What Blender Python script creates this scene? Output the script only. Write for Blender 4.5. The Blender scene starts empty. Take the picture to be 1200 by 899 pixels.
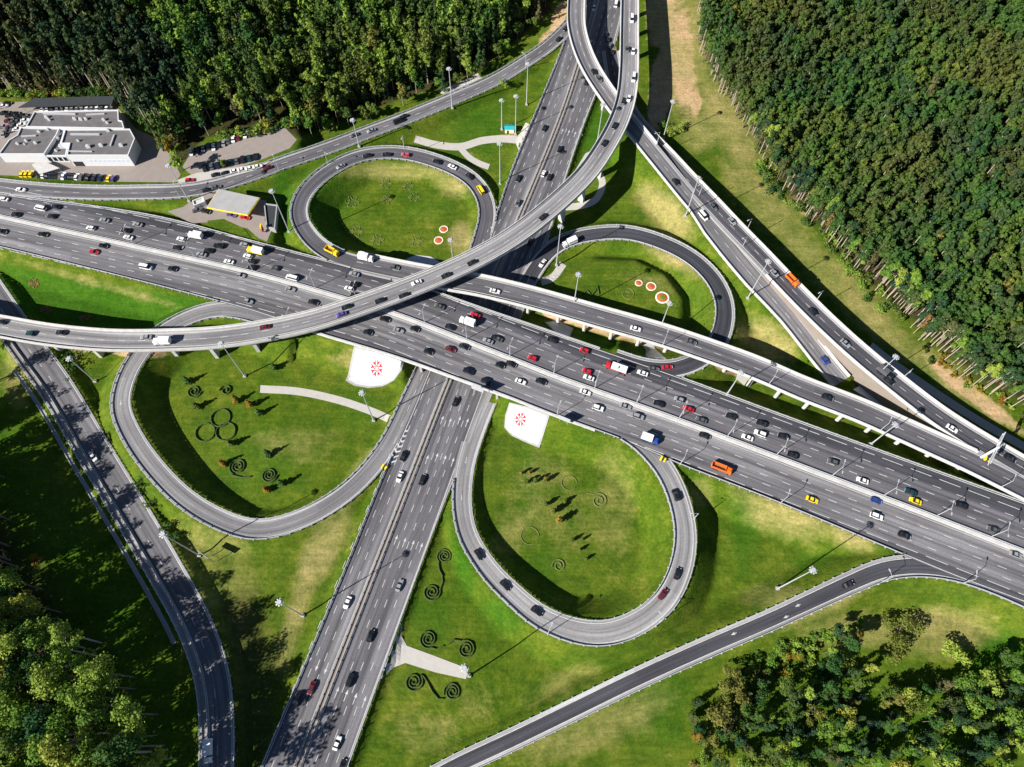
import bpy, bmesh, math, random
import numpy as np
from mathutils import Vector, Matrix
from mathutils.geometry import delaunay_2d_cdt

rng = np.random.default_rng(7)
random.seed(7)
SC = bpy.context.scene
COL = SC.collection

# ------------------------------------------------------------------ camera
F_PX, CAM_H = 832.0, 270.0
TILT = math.atan2(407.5, F_PX)
ROLL = math.atan2(8, 407.5)
cT, sT, cR, sR = math.cos(TILT), math.sin(TILT), math.cos(ROLL), math.sin(ROLL)


def W(x, y, z=0.0):
    """photo pixel + height -> world point"""
    u = x - 600.0
    v = 449.5 - y
    r = cR * u - sR * v
    up = sR * u + cR * v
    dx, dy, dz = r, up * cT + F_PX * sT, up * sT - F_PX * cT
    t = (z - CAM_H) / dz
    return np.array([dx * t, dy * t, z])


def P(x, y, z):
    """world (arrays) -> photo pixel"""
    dz = z - CAM_H
    up = y * cT + dz * sT
    f = y * sT - dz * cT
    u2, v2 = x / f * F_PX, up / f * F_PX
    return 600 + cR * u2 + sR * v2, 449.5 - (-sR * u2 + cR * v2)


cam = bpy.data.cameras.new("camera")
cam.sensor_width = 36
cam.lens = F_PX / 1200 * 36
cam.clip_end = 9000
cam.clip_start = 1
camo = bpy.data.objects.new("camera", cam)
COL.objects.link(camo)
# columns: right, up, back of the camera in world space
Rv = Vector((cR, sR * cT, sR * sT))
Uv = Vector((-sR, cR * cT, cR * sT))
Dv = Vector((0, sT, -cT))
M = Matrix((Rv, Uv, -Dv)).transposed().to_4x4()
M.translation = Vector((0, 0, CAM_H))
camo.matrix_world = M
SC.camera = camo

# ------------------------------------------------------------------ light
SUN_EL, SUN_FROM = math.radians(33.5), math.radians(212.5)
world = bpy.data.worlds.new("World")
SC.world = world
world.use_nodes = True
wn = world.node_tree
bg = wn.nodes["Background"]
sky = wn.nodes.new("ShaderNodeTexSky")
sky.sky_type = 'NISHITA'
sky.sun_disc = False
sky.sun_elevation = SUN_EL
sky.sun_rotation = math.pi / 2 - SUN_FROM
sky.dust_density = 0.1
sky.air_density = 0.7
sky.ozone_density = 2.5
wn.links.new(sky.outputs[0], bg.inputs[0])
bg.inputs[1].default_value = 0.05
sun = bpy.data.lights.new("sun", 'SUN')
sun.energy = 5.0
sun.angle = math.radians(0.5)
sun.color = (1.0, 0.955, 0.88)
suno = bpy.data.objects.new("sun", sun)
COL.objects.link(suno)
sd = Vector((math.cos(SUN_FROM) * math.cos(SUN_EL), math.sin(SUN_FROM) * math.cos(SUN_EL), math.sin(SUN_EL)))
suno.rotation_euler = sd.to_track_quat('Z', 'Y').to_euler()
suno.location = (0, 0, 400)
SC.view_settings.view_transform = 'Standard'
SC.view_settings.look = 'None'
SC.view_settings.exposure = 0.95
SC.view_settings.gamma = 1.0
SC.view_settings.use_curve_mapping = False

# ------------------------------------------------------------------ materials


def nt(name):
    m = bpy.data.materials.new(name)
    m.use_nodes = True
    return m, m.node_tree, m.node_tree.nodes["Principled BSDF"]


def noise(t, scale, detail=3, vec=None, rough=0.6):
    n = t.nodes.new("ShaderNodeTexNoise")
    n.inputs["Scale"].default_value = scale
    n.inputs["Detail"].default_value = detail
    n.inputs["Roughness"].default_value = rough
    if vec is not None:
        t.links.new(vec, n.inputs["Vector"])
    return n.outputs["Fac"]


def ramp(t, fac, stops):
    r = t.nodes.new("ShaderNodeValToRGB")
    while len(r.color_ramp.elements) < len(stops):
        r.color_ramp.elements.new(0.5)
    for e, (p, c) in zip(r.color_ramp.elements, stops):
        e.position = p
        e.color = (c, c, c, 1) if isinstance(c, (int, float)) else (*c, 1)
    t.links.new(fac, r.inputs[0])
    return r.outputs[0]


def mix(t, a, b, fac, mode='MIX'):
    n = t.nodes.new("ShaderNodeMix")
    n.data_type = 'RGBA'
    n.blend_type = mode
    for i, v in ((0, fac), (6, a), (7, b)):
        if hasattr(v, "links") or hasattr(v, "is_linked"):
            t.links.new(v, n.inputs[i])
        elif isinstance(v, (int, float)):
            n.inputs[i].default_value = v if i == 0 else (v, v, v, 1)
        else:
            n.inputs[i].default_value = (*v, 1)
    return n.outputs[2]


def attr(t, name):
    n = t.nodes.new("ShaderNodeAttribute")
    n.attribute_name = name
    return n.outputs["Fac"]


def objpos(t):
    return t.nodes.new("ShaderNodeNewGeometry").outputs["Position"]


def mat(name, col, rough=0.7, var=0.25, scale=0.8, metal=0.0, spec=0.3):
    m, t, b = nt(name)
    f = noise(t, scale, 4, objpos(t))
    c = mix(t, tuple(x * (1 - var) for x in col), tuple(min(1, x * (1 + var)) for x in col), f)
    t.links.new(c, b.inputs["Base Color"])
    b.inputs["Roughness"].default_value = rough
    b.inputs["Metallic"].default_value = metal
    b.inputs["Specular IOR Level"].default_value = spec
    return m


def asphalt_mat():
    m, t, b = nt("asphalt")
    uv = t.nodes.new("ShaderNodeUVMap")
    uv.uv_map = "uv"
    mp = t.nodes.new("ShaderNodeMapping")
    mp.inputs["Scale"].default_value = (1.0, 0.012, 1)
    t.links.new(uv.outputs[0], mp.inputs[0])
    streak = noise(t, 0.75, 3, mp.outputs[0])
    mp2 = t.nodes.new("ShaderNodeMapping")
    mp2.inputs["Scale"].default_value = (0.12, 0.02, 1)
    t.links.new(uv.outputs[0], mp2.inputs[0])
    patch = noise(t, 1.0, 2, mp2.outputs[0])
    fine = noise(t, 1.3, 5, objpos(t), 0.75)
    tone = attr(t, "tone")
    bk = t.nodes.new("ShaderNodeTexBrick")
    bk.inputs["Scale"].default_value = 1.0
    bk.inputs["Mortar Size"].default_value = 0.006
    bk.inputs["Brick Width"].default_value = 34.0
    bk.inputs["Row Height"].default_value = 3.55
    bk.inputs["Color1"].default_value = (.84, .84, .84, 1)
    bk.inputs["Color2"].default_value = (1.12, 1.12, 1.12, 1)
    bk.inputs["Mortar"].default_value = (.72, .72, .72, 1)
    mp3 = t.nodes.new("ShaderNodeMapping")
    mp3.inputs["Rotation"].default_value = (0, 0, math.pi / 2)
    t.links.new(uv.outputs[0], mp3.inputs[0])
    t.links.new(mp3.outputs[0], bk.inputs[0])
    base = ramp(t, tone, [(0.0, (.017, .019, .027)), (0.35, (.068, .067, .079)), (0.65, (.153, .148, .158)), (1.0, (.36, .355, .355))])
    c = mix(t, base, ramp(t, streak, [(0.32, .58), (0.68, 1.38)]), 1.0, 'MULTIPLY')
    c = mix(t, c, bk.outputs[0], .8, 'MULTIPLY')
    c = mix(t, c, ramp(t, patch, [(0.35, .80), (0.65, 1.2)]), 1.0, 'MULTIPLY')
    c = mix(t, c, ramp(t, fine, [(0.3, .84), (0.7, 1.16)]), 1.0, 'MULTIPLY')
    t.links.new(c, b.inputs["Base Color"])
    b.inputs["Roughness"].default_value = 0.88
    b.inputs["Specular IOR Level"].default_value = 0.25
    return m


def ground_mat():
    m, t, b = nt("meadow")
    pos = objpos(t)
    big = noise(t, 0.018, 4, pos)
    midn = noise(t, 0.11, 5, pos, 0.7)
    mott = noise(t, 0.30, 5, pos, 0.75)
    fine = noise(t, 0.9, 6, pos, 0.8)
    spk = noise(t, 2.6, 3, pos, 0.8)
    mw = t.nodes.new("ShaderNodeMapping")
    mw.inputs["Rotation"].default_value = (0, 0, .55)
    mw.inputs["Scale"].default_value = (.05, .75, 1)
    t.links.new(pos, mw.inputs[0])
    mow = noise(t, 1.0, 3, mw.outputs[0], .6)
    lush, dry, sand, floor_shade = attr(t, "lush"), attr(t, "dry"), attr(t, "sand"), attr(t, "woodfloor_shade")
    c = ramp(t, midn, [(0.26, (.036, .080, .008)), (0.48, (.068, .112, .009)), (0.64, (.102, .136, .013)), (0.78, (.165, .165, .036))])
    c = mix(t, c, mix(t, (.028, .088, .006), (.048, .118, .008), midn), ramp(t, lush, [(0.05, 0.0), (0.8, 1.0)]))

    def broken(a):
        """an area with a frayed border"""
        n = t.nodes.new("ShaderNodeMath")
        n.operation = 'MULTIPLY_ADD'
        t.links.new(midn, n.inputs[0])
        n.inputs[1].default_value = 0.9
        n2 = t.nodes.new("ShaderNodeMath")
        n2.operation = 'SUBTRACT'
        t.links.new(a, n2.inputs[0])
        n2.inputs[1].default_value = 0.45
        t.links.new(n2.outputs[0], n.inputs[2])
        return n.outputs[0]
    c = mix(t, c, mix(t, (.185, .185, .045), (.29, .25, .10), midn), ramp(t, broken(dry), [(0.12, 0.0), (0.75, 1.0)]))
    c = mix(t, c, mix(t, (.33, .225, .105), (.47, .35, .20), midn), ramp(t, broken(sand), [(0.30, 0.0), (0.55, 1.0)]))
    c = mix(t, c, mix(t, (.030, .036, .012), (.058, .048, .020), midn), ramp(t, floor_shade, [(0.1, 0.0), (0.7, 1.0)]))
    c = mix(t, c, ramp(t, big, [(0.35, (.80, .90, .7)), (0.65, (1.25, 1.12, 1.3))]), 1.0, 'MULTIPLY')
    c = mix(t, c, ramp(t, mow, [(0.36, (.86, .89, .84)), (0.64, (1.13, 1.10, 1.16))]), 1.0, 'MULTIPLY')
    c = mix(t, c, ramp(t, mott, [(0.3, (.74, .80, .76)), (0.7, (1.24, 1.18, 1.2))]), 1.0, 'MULTIPLY')
    c = mix(t, c, ramp(t, fine, [(0.28, .66), (0.72, 1.34)]), 1.0, 'MULTIPLY')
    c = mix(t, c, ramp(t, spk, [(0.3, .82), (0.75, 1.28)]), 1.0, 'MULTIPLY')
    t.links.new(c, b.inputs["Base Color"])
    b.inputs["Roughness"].default_value = 1.0
    b.inputs["Specular IOR Level"].default_value = 0.05
    bp = t.nodes.new("ShaderNodeBump")
    bp.inputs["Strength"].default_value = 0.55
    bp.inputs["Distance"].default_value = 0.6
    t.links.new(fine, bp.inputs["Height"])
    t.links.new(bp.outputs[0], b.inputs["Normal"])
    return m


def leaf_mat(name, stops, use_attr=False):
    m, t, b = nt(name)
    if use_attr:
        r = attr(t, "rnd")
    else:
        r = t.nodes.new("ShaderNodeObjectInfo").outputs["Random"]
    c = ramp(t, r, stops)
    pos = objpos(t)
    n = noise(t, 0.8, 3, pos, .7)
    c = mix(t, c, ramp(t, n, [(0.3, .70), (0.7, 1.30)]), 1.0, 'MULTIPLY')
    if use_attr:
        w_ = noise(t, 0.022, 3, pos, .6)
        c = mix(t, c, (.115, .098, .026), ramp(t, w_, [(0.47, 0.0), (0.70, .62)]))
    t.links.new(c, b.inputs["Base Color"])
    b.inputs["Roughness"].default_value = 0.75
    b.inputs["Specular IOR Level"].default_value = 0.15
    tr = t.nodes.new("ShaderNodeBsdfTranslucent")
    t.links.new(c, tr.inputs[0])
    ms = t.nodes.new("ShaderNodeMixShader")
    ms.inputs[0].default_value = 0.28
    t.links.new(b.outputs[0], ms.inputs[1])
    t.links.new(tr.outputs[0], ms.inputs[2])
    t.links.new(ms.outputs[0], t.nodes["Material Output"].inputs[0])
    return m


def paint_mat(name, col, metal=0.0):
    m, t, b = nt(name)
    f = noise(t, 3.0, 3, objpos(t))
    c = mix(t, tuple(x * .85 for x in col), tuple(min(1, x * 1.1) for x in col), f)
    t.links.new(c, b.inputs["Base Color"])
    b.inputs["Roughness"].default_value = 0.28
    b.inputs["Metallic"].default_value = metal
    b.inputs["Coat Weight"].default_value = 0.4
    return m


MA = asphalt_mat()
MG = ground_mat()
MPAINT = mat("road_paint", (.47, .47, .465), .7, .45, .6)
MCONC = mat("pale_concrete", (.48, .47, .455), .85, .34, .45)
MCONC2 = mat("grey_concrete", (.33, .325, .32), .9, .2, .3)
MPINK = mat("warm_concrete", (.23, .195, .165), .9, .18, .25)
MWHITE = mat("white_slab", (.52, .52, .53), .8, .09, .3)
MSTEEL = mat("galvanised_steel", (.46, .47, .49), .5, .15, .6, 0.2)
MPAVE = mat("pale_paving", (.42, .40, .37), .9, .16, .5)
MPAVE2 = mat("pinkish_asphalt", (.25, .215, .195), .9, .18, .35)
MROOF = mat("grey_roofing", (.125, .118, .122), .9, .38, .35)
MROOFD = mat("dark_roofing", (.035, .040, .045), .8, .25, .5)
MWALL = mat("white_cladding", (.58, .59, .60), .7, .06, .3)
MGLASS = mat("dark_glass", (.015, .018, .022), .12, .3, 2.0, 0, .6)
MTYRE = mat("tyre_rubber", (.015, .015, .015), .9)
MRED = mat("red_ornament", (.45, .02, .03), .8)
MYEL = mat("yellow_sheet", (.85, .62, .02), .5, .08)
MTEAL = mat("teal_sheet", (.02, .32, .36), .5, .1)
MHEDGE = mat("hedge_leaf", (.050, .078, .018), .9, .5, 2.0)
MROSE = mat("low_grey_green_planting", (.13, .15, .05), .9, .7, 1.2)
MSOIL = mat("reddish_soil", (.28, .13, .06), .95, .3, 1.5)
MFLOWER = mat("orange_red_flowers", (.42, .10, .03), .9, .6, 1.6)
MRIM = mat("white_gravel", (.72, .68, .58), .9, .15, 2.)
MBARK = mat("grey_bark", (.16, .13, .10), .95, .3, 2.)
MBIRCH = mat("pale_bark", (.38, .32, .25), .9, .25, 1.2)
MLAMP = mat("lamp_lens", (.58, .60, .63), .3, .05)
GREEN_STOPS = [(0.0, (0.021, 0.074, 0.022)), (0.3, (0.042, 0.105, 0.022)), (0.6, (0.069, 0.129, 0.022)), (0.85, (0.117, 0.155, 0.024)), (0.96, (0.180, 0.169, 0.037)), (1.0, (0.209, 0.132, 0.045))]
OLIVE_STOPS = [(0.0, (0.089, 0.185, 0.023)), (0.35, (0.145, 0.246, 0.032)), (0.7, (0.206, 0.299, 0.043)), (0.93, (0.261, 0.334, 0.051)), (1.0, (0.275, 0.264, 0.040))]
PINE_STOPS = [(0.0, (0.023, 0.063, 0.029)), (0.4, (0.040, 0.087, 0.029)), (0.75, (0.066, 0.105, 0.026)), (1.0, (0.123, 0.108, 0.047))]
DARK_STOPS = [(0.0, (0.014, 0.035, 0.023)), (0.5, (0.024, 0.056, 0.025)), (0.85, (0.049, 0.077, 0.020)), (1.0, (0.117, 0.111, 0.026))]
GOLD_STOPS = [(0.0, (.20, .17, .018)), (1.0, (.24, .13, .018))]

# ------------------------------------------------------------------ mesh helpers


def tag(o, label=None, cat=None, group=None, kind=None):
    if label:
        o["label"] = label
    if cat:
        o["category"] = cat
    if group:
        o["group"] = group
    if kind:
        o["kind"] = kind
    return o


def link(name, me, parent=None, loc=None):
    o = bpy.data.objects.new(name, me)
    COL.objects.link(o)
    if parent is not None:
        o.parent = parent
    if loc is not None:
        o.location = loc
    return o


def empty(name, loc, rz=0.0):
    o = bpy.data.objects.new(name, None)
    o.empty_display_size = 1
    COL.objects.link(o)
    o.location = loc
    o.rotation_euler = (0, 0, rz)
    return o


class MB:
    """collects polygons, builds ONE mesh"""

    def __init__(self):
        self.v, self.f, self.m, self.t, self.uv, self.mats = [], [], [], [], [], []

    def mi(self, m):
        if m not in self.mats:
            self.mats.append(m)
        return self.mats.index(m)

    def add(self, vs, fs, m, tone=0.5, uvs=None):
        o = len(self.v)
        self.v.extend([tuple(map(float, p)) for p in vs])
        self.uv.extend(uvs if uvs is not None else [(p[0], p[1]) for p in vs])
        k = self.mi(m)
        for i, f in enumerate(fs):
            self.f.append([o + a for a in f])
            self.m.append(k)
            self.t.append(tone[i] if isinstance(tone, (list, np.ndarray)) else tone)

    def box(self, c, s, m, rz=0.0, taper=1.0):
        x, y, z = s[0] / 2, s[1] / 2, s[2] / 2
        ca, sa = math.cos(rz), math.sin(rz)
        vs = []
        for dz, k in ((-z, 1), (z, taper)):
            for dx, dy in ((-x, -y), (x, -y), (x, y), (-x, y)):
                dx, dy = dx * k, dy * k
                vs.append((c[0] + dx * ca - dy * sa, c[1] + dx * sa + dy * ca, c[2] + dz))
        self.add(vs, [(3, 2, 1, 0), (4, 5, 6, 7), (0, 1, 5, 4), (1, 2, 6, 5), (2, 3, 7, 6), (3, 0, 4, 7)], m)

    def tube(self, a, b, r0, r1, m, n=6, cap=True):
        a, b = Vector(a), Vector(b)
        d = (b - a).normalized()
        x = d.orthogonal().normalized()
        y = d.cross(x)
        vs = []
        for p, r in ((a, r0), (b, r1)):
            for i in range(n):
                t = 2 * math.pi * i / n
                vs.append(p + x * (r * math.cos(t)) + y * (r * math.sin(t)))
        fs = [(i, (i + 1) % n, n + (i + 1) % n, n + i) for i in range(n)]
        if cap:
            fs += [tuple(range(n))[::-1], tuple(range(n, 2 * n))]
        self.add(vs, fs, m)

    def prism(self, poly, z0, z1, m, mtop=None):
        """poly: world xy list (ccw or cw)"""
        a = sum(poly[i - 1][0] * poly[i][1] - poly[i][0] * poly[i - 1][1] for i in range(len(poly)))
        if a < 0:
            poly = poly[::-1]
        n = len(poly)
        vs = [(p[0], p[1], z0) for p in poly] + [(p[0], p[1], z1) for p in poly]
        self.add(vs, [(i, (i + 1) % n, n + (i + 1) % n, n + i) for i in range(n)], m)
        self.add(vs, [tuple(range(n, 2 * n))], mtop or m)
        self.add(vs, [tuple(range(n))[::-1]], m)

    def mesh(self, name, smooth=False):
        me = bpy.data.meshes.new(name)
        me.from_pydata(self.v, [], self.f)
        for m in self.mats:
            me.materials.append(m)
        me.polygons.foreach_set("material_index", self.m)
        a = me.attributes.new("tone", 'FLOAT', 'FACE')
        a.data.foreach_set("value", [float(x) for x in self.t])
        uvl = me.uv_layers.new(name="uv")
        li = np.zeros(len(me.loops), int)
        me.loops.foreach_get("vertex_index", li)
        uvl.data.foreach_set("uv", np.array(self.uv, float)[li].ravel())
        if smooth:
            me.polygons.foreach_set("use_smooth", [True] * len(me.polygons))
        me.update()
        return me

    def build(self, name, parent=None, loc=None, smooth=False):
        return link(name, self.mesh(name, smooth), parent, loc)


def catmull(pts, step=2.0):
    pts = np.asarray(pts, float)
    n = len(pts)
    if n == 2:
        L = np.linalg.norm(pts[1] - pts[0])
        k = max(2, int(L / step))
        return pts[0] + (pts[1] - pts[0]) * np.linspace(0, 1, k + 1)[:, None]
    ext = np.vstack([2 * pts[0] - pts[1], pts, 2 * pts[-1] - pts[-2]])
    out = []
    for i in range(1, n):
        p0, p1, p2, p3 = ext[i - 1], ext[i], ext[i + 1], ext[i + 2]
        t0 = 0
        t1 = t0 + max(1e-6, np.linalg.norm((p1 - p0)[:2])) ** .5
        t2 = t1 + max(1e-6, np.linalg.norm((p2 - p1)[:2])) ** .5
        t3 = t2 + max(1e-6, np.linalg.norm((p3 - p2)[:2])) ** .5
        for t in np.linspace(t1, t2, 24, endpoint=False):
            a1 = (t1 - t) / (t1 - t0) * p0 + (t - t0) / (t1 - t0) * p1
            a2 = (t2 - t) / (t2 - t1) * p1 + (t - t1) / (t2 - t1) * p2
            a3 = (t3 - t) / (t3 - t2) * p2 + (t - t2) / (t3 - t2) * p3
            b1 = (t2 - t) / (t2 - t0) * a1 + (t - t0) / (t2 - t0) * a2
            b2 = (t3 - t) / (t3 - t1) * a2 + (t - t1) / (t3 - t1) * a3
            out.append((t2 - t) / (t2 - t1) * b1 + (t - t1) / (t2 - t1) * b2)
    out.append(pts[-1])
    out = np.array(out)
    d = np.r_[0, np.cumsum(np.linalg.norm(np.diff(out[:, :2], axis=0), axis=1))]
    s = np.linspace(0, d[-1], max(3, int(d[-1] / step) + 1))
    return np.stack([np.interp(s, d, out[:, k]) for k in range(out.shape[1])], 1)


def smooth1(a, n):
    k = np.ones(2 * n + 1) / (2 * n + 1)
    return np.convolve(np.pad(a, n, mode='edge'), k, 'valid')


# ------------------------------------------------------------------ roads
# metres each road runs on past its traced ends (start, end)
EXT = {'main': (130, 130), 'ns': (120, 120), 'wroad': (60, 110), 'eramp': (110, 110), 'fly': (90, 90), 'coll': (0, 120), 'rfly': (0, 120), 'gfly': (90, 0), 'tlroad': (100, 0)}


class Road:
    def __init__(self, key, pts, hl, hr, mode, bias, step=2.0):
        self.key, self.mode, self.bias = key, mode, bias
        w = [W(x, y, z) for x, y, z in pts]
        a_, b_ = EXT.get(key, (0, 0))
        n0 = len(w)
        if a_:
            d = (w[0] - w[1]) * np.array([1, 1, 0])
            w = [w[0] + d / np.linalg.norm(d) * a_] + w
        if b_:
            d = (w[-1] - w[-2]) * np.array([1, 1, 0])
            w = w + [w[-1] + d / np.linalg.norm(d) * b_]
        c = catmull(w, step)
        c[:, 2] = smooth1(c[:, 2], 6)
        for k in (0, 1):
            e0, e1 = c[0, k], c[-1, k]
            c[:, k] = smooth1(c[:, k], 2)
            c[0, k], c[-1, k] = e0, e1
        self.c = c
        t = np.gradient(c[:, :2], axis=0)
        t /= np.linalg.norm(t, axis=1)[:, None]
        self.t = t
        self.n = np.stack([t[:, 1], -t[:, 0]], 1)      # right-hand normal
        self.s = np.r_[0, np.cumsum(np.linalg.norm(np.diff(c[:, :2], axis=0), axis=1))]
        self.sA, self.sB = float(a_), float(self.s[-1] - b_)
        self.fr = (self.s - self.sA) / (self.sB - self.sA)
        self.hl, self.hr = self.edge(hl), self.edge(hr)

    def edge(self, e):
        if isinstance(e, (int, float)):
            return np.full(len(self.c), float(e))
        if isinstance(e, tuple):        # ('w', [(frac, width)...])
            return np.interp(self.fr, [a for a, b in e[1]], [b for a, b in e[1]])
        zm = float(self.c[:, 2].mean())
        e = [W(x, y, zm) for x, y in e]
        d0, d1 = e[0] - e[1], e[-1] - e[-2]
        e = [e[0] + d0 / np.linalg.norm(d0) * 160] + e + [e[-1] + d1 / np.linalg.norm(d1) * 160]
        p = catmull(e, 1.0)[:, :2]
        d = np.array([np.min(np.linalg.norm(p - q, axis=1)) for q in self.c[:, :2]])
        return smooth1(d, 4)

    def ix(self, f):
        return int(np.argmin(np.abs(self.fr - f)))

    def off(self, o, z=0.0):
        o = np.broadcast_to(o, len(self.c))
        return np.c_[self.c[:, :2] + self.n * o[:, None], self.c[:, 2] + z]

    def near(self, x, y):
        d = np.hypot(self.c[:, 0] - x, self.c[:, 1] - y)
        i = int(np.argmin(d))
        lat = float((np.array([x, y]) - self.c[i, :2]) @ self.n[i])
        return i, lat, float(d[i])

    def covers(self, x, y, z, m=0.0):
        i, lat, d = self.near(x, y)
        if abs(self.c[i, 2] - z) > 2.6 or d > max(self.hl[i], self.hr[i]) + 3:
            return False
        return -self.hl[i] + m < lat < self.hr[i] - m


RD = {}


def road(key, *a, **k):
    RD[key] = Road(key, *a, **k)


MZ = 7.0
road('main', [(-70, 238, MZ), (0, 254, MZ), (150, 287, MZ), (300, 321, MZ), (400, 349, MZ), (460, 367, MZ), (600, 421, MZ), (660, 444.5, MZ), (780, 487, MZ), (900, 532, MZ), (1050, 589, MZ), (1200, 647, MZ), (1280, 678, MZ)],
     [(-70, 212), (0, 226.5), (180, 253), (300, 284), (412, 313), (475, 331), (570, 364), (600, 374), (690, 405), (757, 428), (810, 447), (900, 480.5), (1050, 535), (1200, 589), (1280, 619)],
     [(-70, 275), (0, 290), (250, 352), (300, 366), (367, 389), (472, 421), (550, 449), (600, 467), (645, 485), (740, 520), (785, 540), (900, 584.5), (1050, 647), (1120, 676), (1200, 706), (1280, 738)],
     'embank', 0.0)
road('ns', [(330, 950, 0), (349, 899, 0), (437, 674, 0), (481, 562, 0), (525, 450, 0), (567, 352, 0), (607, 260, 0), (657, 138, 0), (679, 72, 0), (697, 10, 0), (706, -30, 0)],
     [(285, 950), (306, 899), (401, 674), (449, 556), (480, 489), (500, 440), (545, 340), (572, 282), (587, 234), (606, 182), (623, 142), (651, 75), (667, 30), (678, -30)],
     [(390, 950), (408, 899), (489, 674), (530, 567), (576, 465), (606, 385), (640, 290), (657, 228), (684, 147), (705, 95), (719, 60), (727, 25), (734, -30)],
     'low', -0.02)
road('wroad', [(-60, 270, 1), (-20, 328, 1), (33, 405, 1), (66, 450, 1), (115, 532, 1), (158, 603, 1), (200, 675, 1), (230, 731, 1), (250, 788, 1), (256, 840, 1), (256, 899, 1), (252, 945, 1)],
     ('w', [(0, 6.2), (.6, 5.6), (1, 5.2)]), ('w', [(0, 7.5), (.6, 7.0), (1, 6.2)]), 'embank', -0.03)
road('swloop', [(345, 384, 7), (318, 375, 7), (290, 366.5, 7), (262, 362.5, 6.9), (235, 367, 6.7), (205, 380, 6.4), (180, 397, 6.2), (160, 420, 6.1), (147, 445, 6), (141, 475, 5.8), (150, 502, 5.4), (174, 540, 4.8), (216, 584, 3.8), (262, 611, 2.8), (300, 621, 2.0), (350, 610, 1.0), (400, 582, .4), (434, 550, 0.05), (458, 516, 0), (484, 462, 0), (508, 412, 0)],
     4.0, 4.0, 'embank', -0.05)
road('seloop', [(571, 470, 0), (556, 508, 0), (545, 545, 0.1), (541, 590, .9), (547, 625, 1.9), (557, 645, 2.5), (576, 672, 3.3), (600, 696, 4), (631, 722, 4.6), (675, 740, 5.1), (712, 742, 5.4), (750, 728, 5.7), (779, 704, 6), (797, 668, 6.3), (803, 628, 6.6), (797, 592, 6.8), (784, 559, 7), (766, 534, 7), (742, 512, 7), (712, 495, 7)],
     ('w', [(0, 4), (.3, 3.8), (.5, 4.4), (1, 4)]), ('w', [(0, 4), (.3, 3.8), (.5, 4.4), (1, 4)]), 'embank', -0.05)
road('nwloop', [(530, 362, 0), (545, 330, 0), (558, 300, 0), (567, 272, 0), (571, 252, .1), (568, 233, .6), (557, 215, 1.4), (540, 202, 2.3), (513, 190, 3.4), (480, 181, 4.5), (450, 179, 5.3), (418, 184, 6), (385, 200, 6.6), (362, 220, 6.9), (352, 236, 7), (350, 253, 7), (358, 271, 7), (376, 290, 7), (402, 303.5, 7), (432, 311, 7.1)],
     4.2, 4.2, 'embank', -0.05)
road('neloop', [(583, 392, 0), (600, 362, 0), (617, 332, 0), (632, 308, .1), (648, 291, .5), (672, 279.5, 1.2), (700, 274, 2), (734, 273, 2.9), (772, 283, 3.7), (810, 302, 4.4), (836, 327, 4.9), (848, 352, 5.2), (849, 375, 5.5), (843, 397, 5.9), (830, 414, 6.3), (812, 426, 6.7), (786, 433, 7), (755, 431, 7), (720, 420, 7)],
     4.2, 4.2, 'embank', -0.05)
road('eramp', [(450, 945, .3), (530, 900, .6), (600, 867, 1.2), (670, 833, 2), (750, 794, 3.2), (830, 758, 4.3), (900, 728, 5.2), (950, 705, 6), (1000, 682, 6.7), (1035, 668, 7), (1072, 663.5, 7), (1115, 668, 7), (1160, 682, 7), (1230, 712, 7)],
     ('w', [(0, 3.6), (.6, 3.7), (.8, 4.2), (1, 4.6)]), ('w', [(0, 3.5), (.6, 3.6), (.8, 4.0), (1, 4.3)]), 'embank', -0.05)
road('tlroad', [(-60, 208, 7), (-20, 216, 7), (30, 222, 7), (70, 225, 7), (120, 226.5, 6.8), (170, 226, 6.5), (205, 225, 6.3), (240, 220.5, 6.1), (285, 208.5, 5.8), (330, 192, 5.4), (380, 175, 4.9), (430, 156, 4.2), (480, 137, 3.4), (540, 112, 2.2), (580, 94, 1.4), (610, 76, .9), (640, 56, .4), (660, 38, .1), (678, 18, 0), (694, -10, 0)],
     4.3, 4.3, 'embank', -0.06)
road('coll', [(418, 307, 7.05), (450, 314, 7.2), (490, 322, 7.7), (530, 329, 8.4), (560, 334, 9), (617, 347.5, 9.8), (700, 371, 10.4), (780, 394, 10.5), (833, 412, 10.4), (885, 431, 10.2), (940, 455, 9.9), (1010, 482, 9.4), (1060, 504.5, 9), (1093, 519.5, 8.8), (1140, 541, 8.3), (1200, 571, 8), (1270, 606, 8)],
     5.4, 5.4, 'viaduct', -0.02)
road('fly', [(-70, 368, 11), (-30, 377, 11.3), (0, 382.5, 11.5), (58, 392.5, 12), (130, 399, 12.5), (200, 398.5, 13), (250, 396, 13.4), (300, 389.5, 13.8), (367, 375.5, 14.3), (433, 354, 14.8), (500, 329, 15.2), (560, 302, 15.4), (600, 279, 15.5), (640, 248.5, 15.4), (687, 204, 15.2), (715, 162, 15), (727, 137, 14.8), (734, 113, 14.5), (737, 80, 14), (737.5, 40, 13.4), (738, 0, 12.8), (738, -45, 12.2)],
     4.9, 4.9, 'viaduct', 0)
road('gfly', [(676, -40, 10), (675, 0, 10), (675, 30, 9.8), (682, 58, 9.5), (694, 84, 9.2), (713, 113, 8.7), (730, 136, 8.2), (748, 158, 7.7), (774, 190, 7.0), (805, 228, 6.8), (834, 262, 6.6), (862, 298, 6.2), (888, 329, 5.6), (912, 357, 4.8), (938, 389, 3.7), (962, 420, 2.6), (985, 448, 1.8)],
     5.0, ('w', [(0, 4.6), (.64, 4.8), (.69, 6.6), (.80, 6.2), (.88, 4.6), (1, 4.6)]), 'wall', 0)
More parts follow.
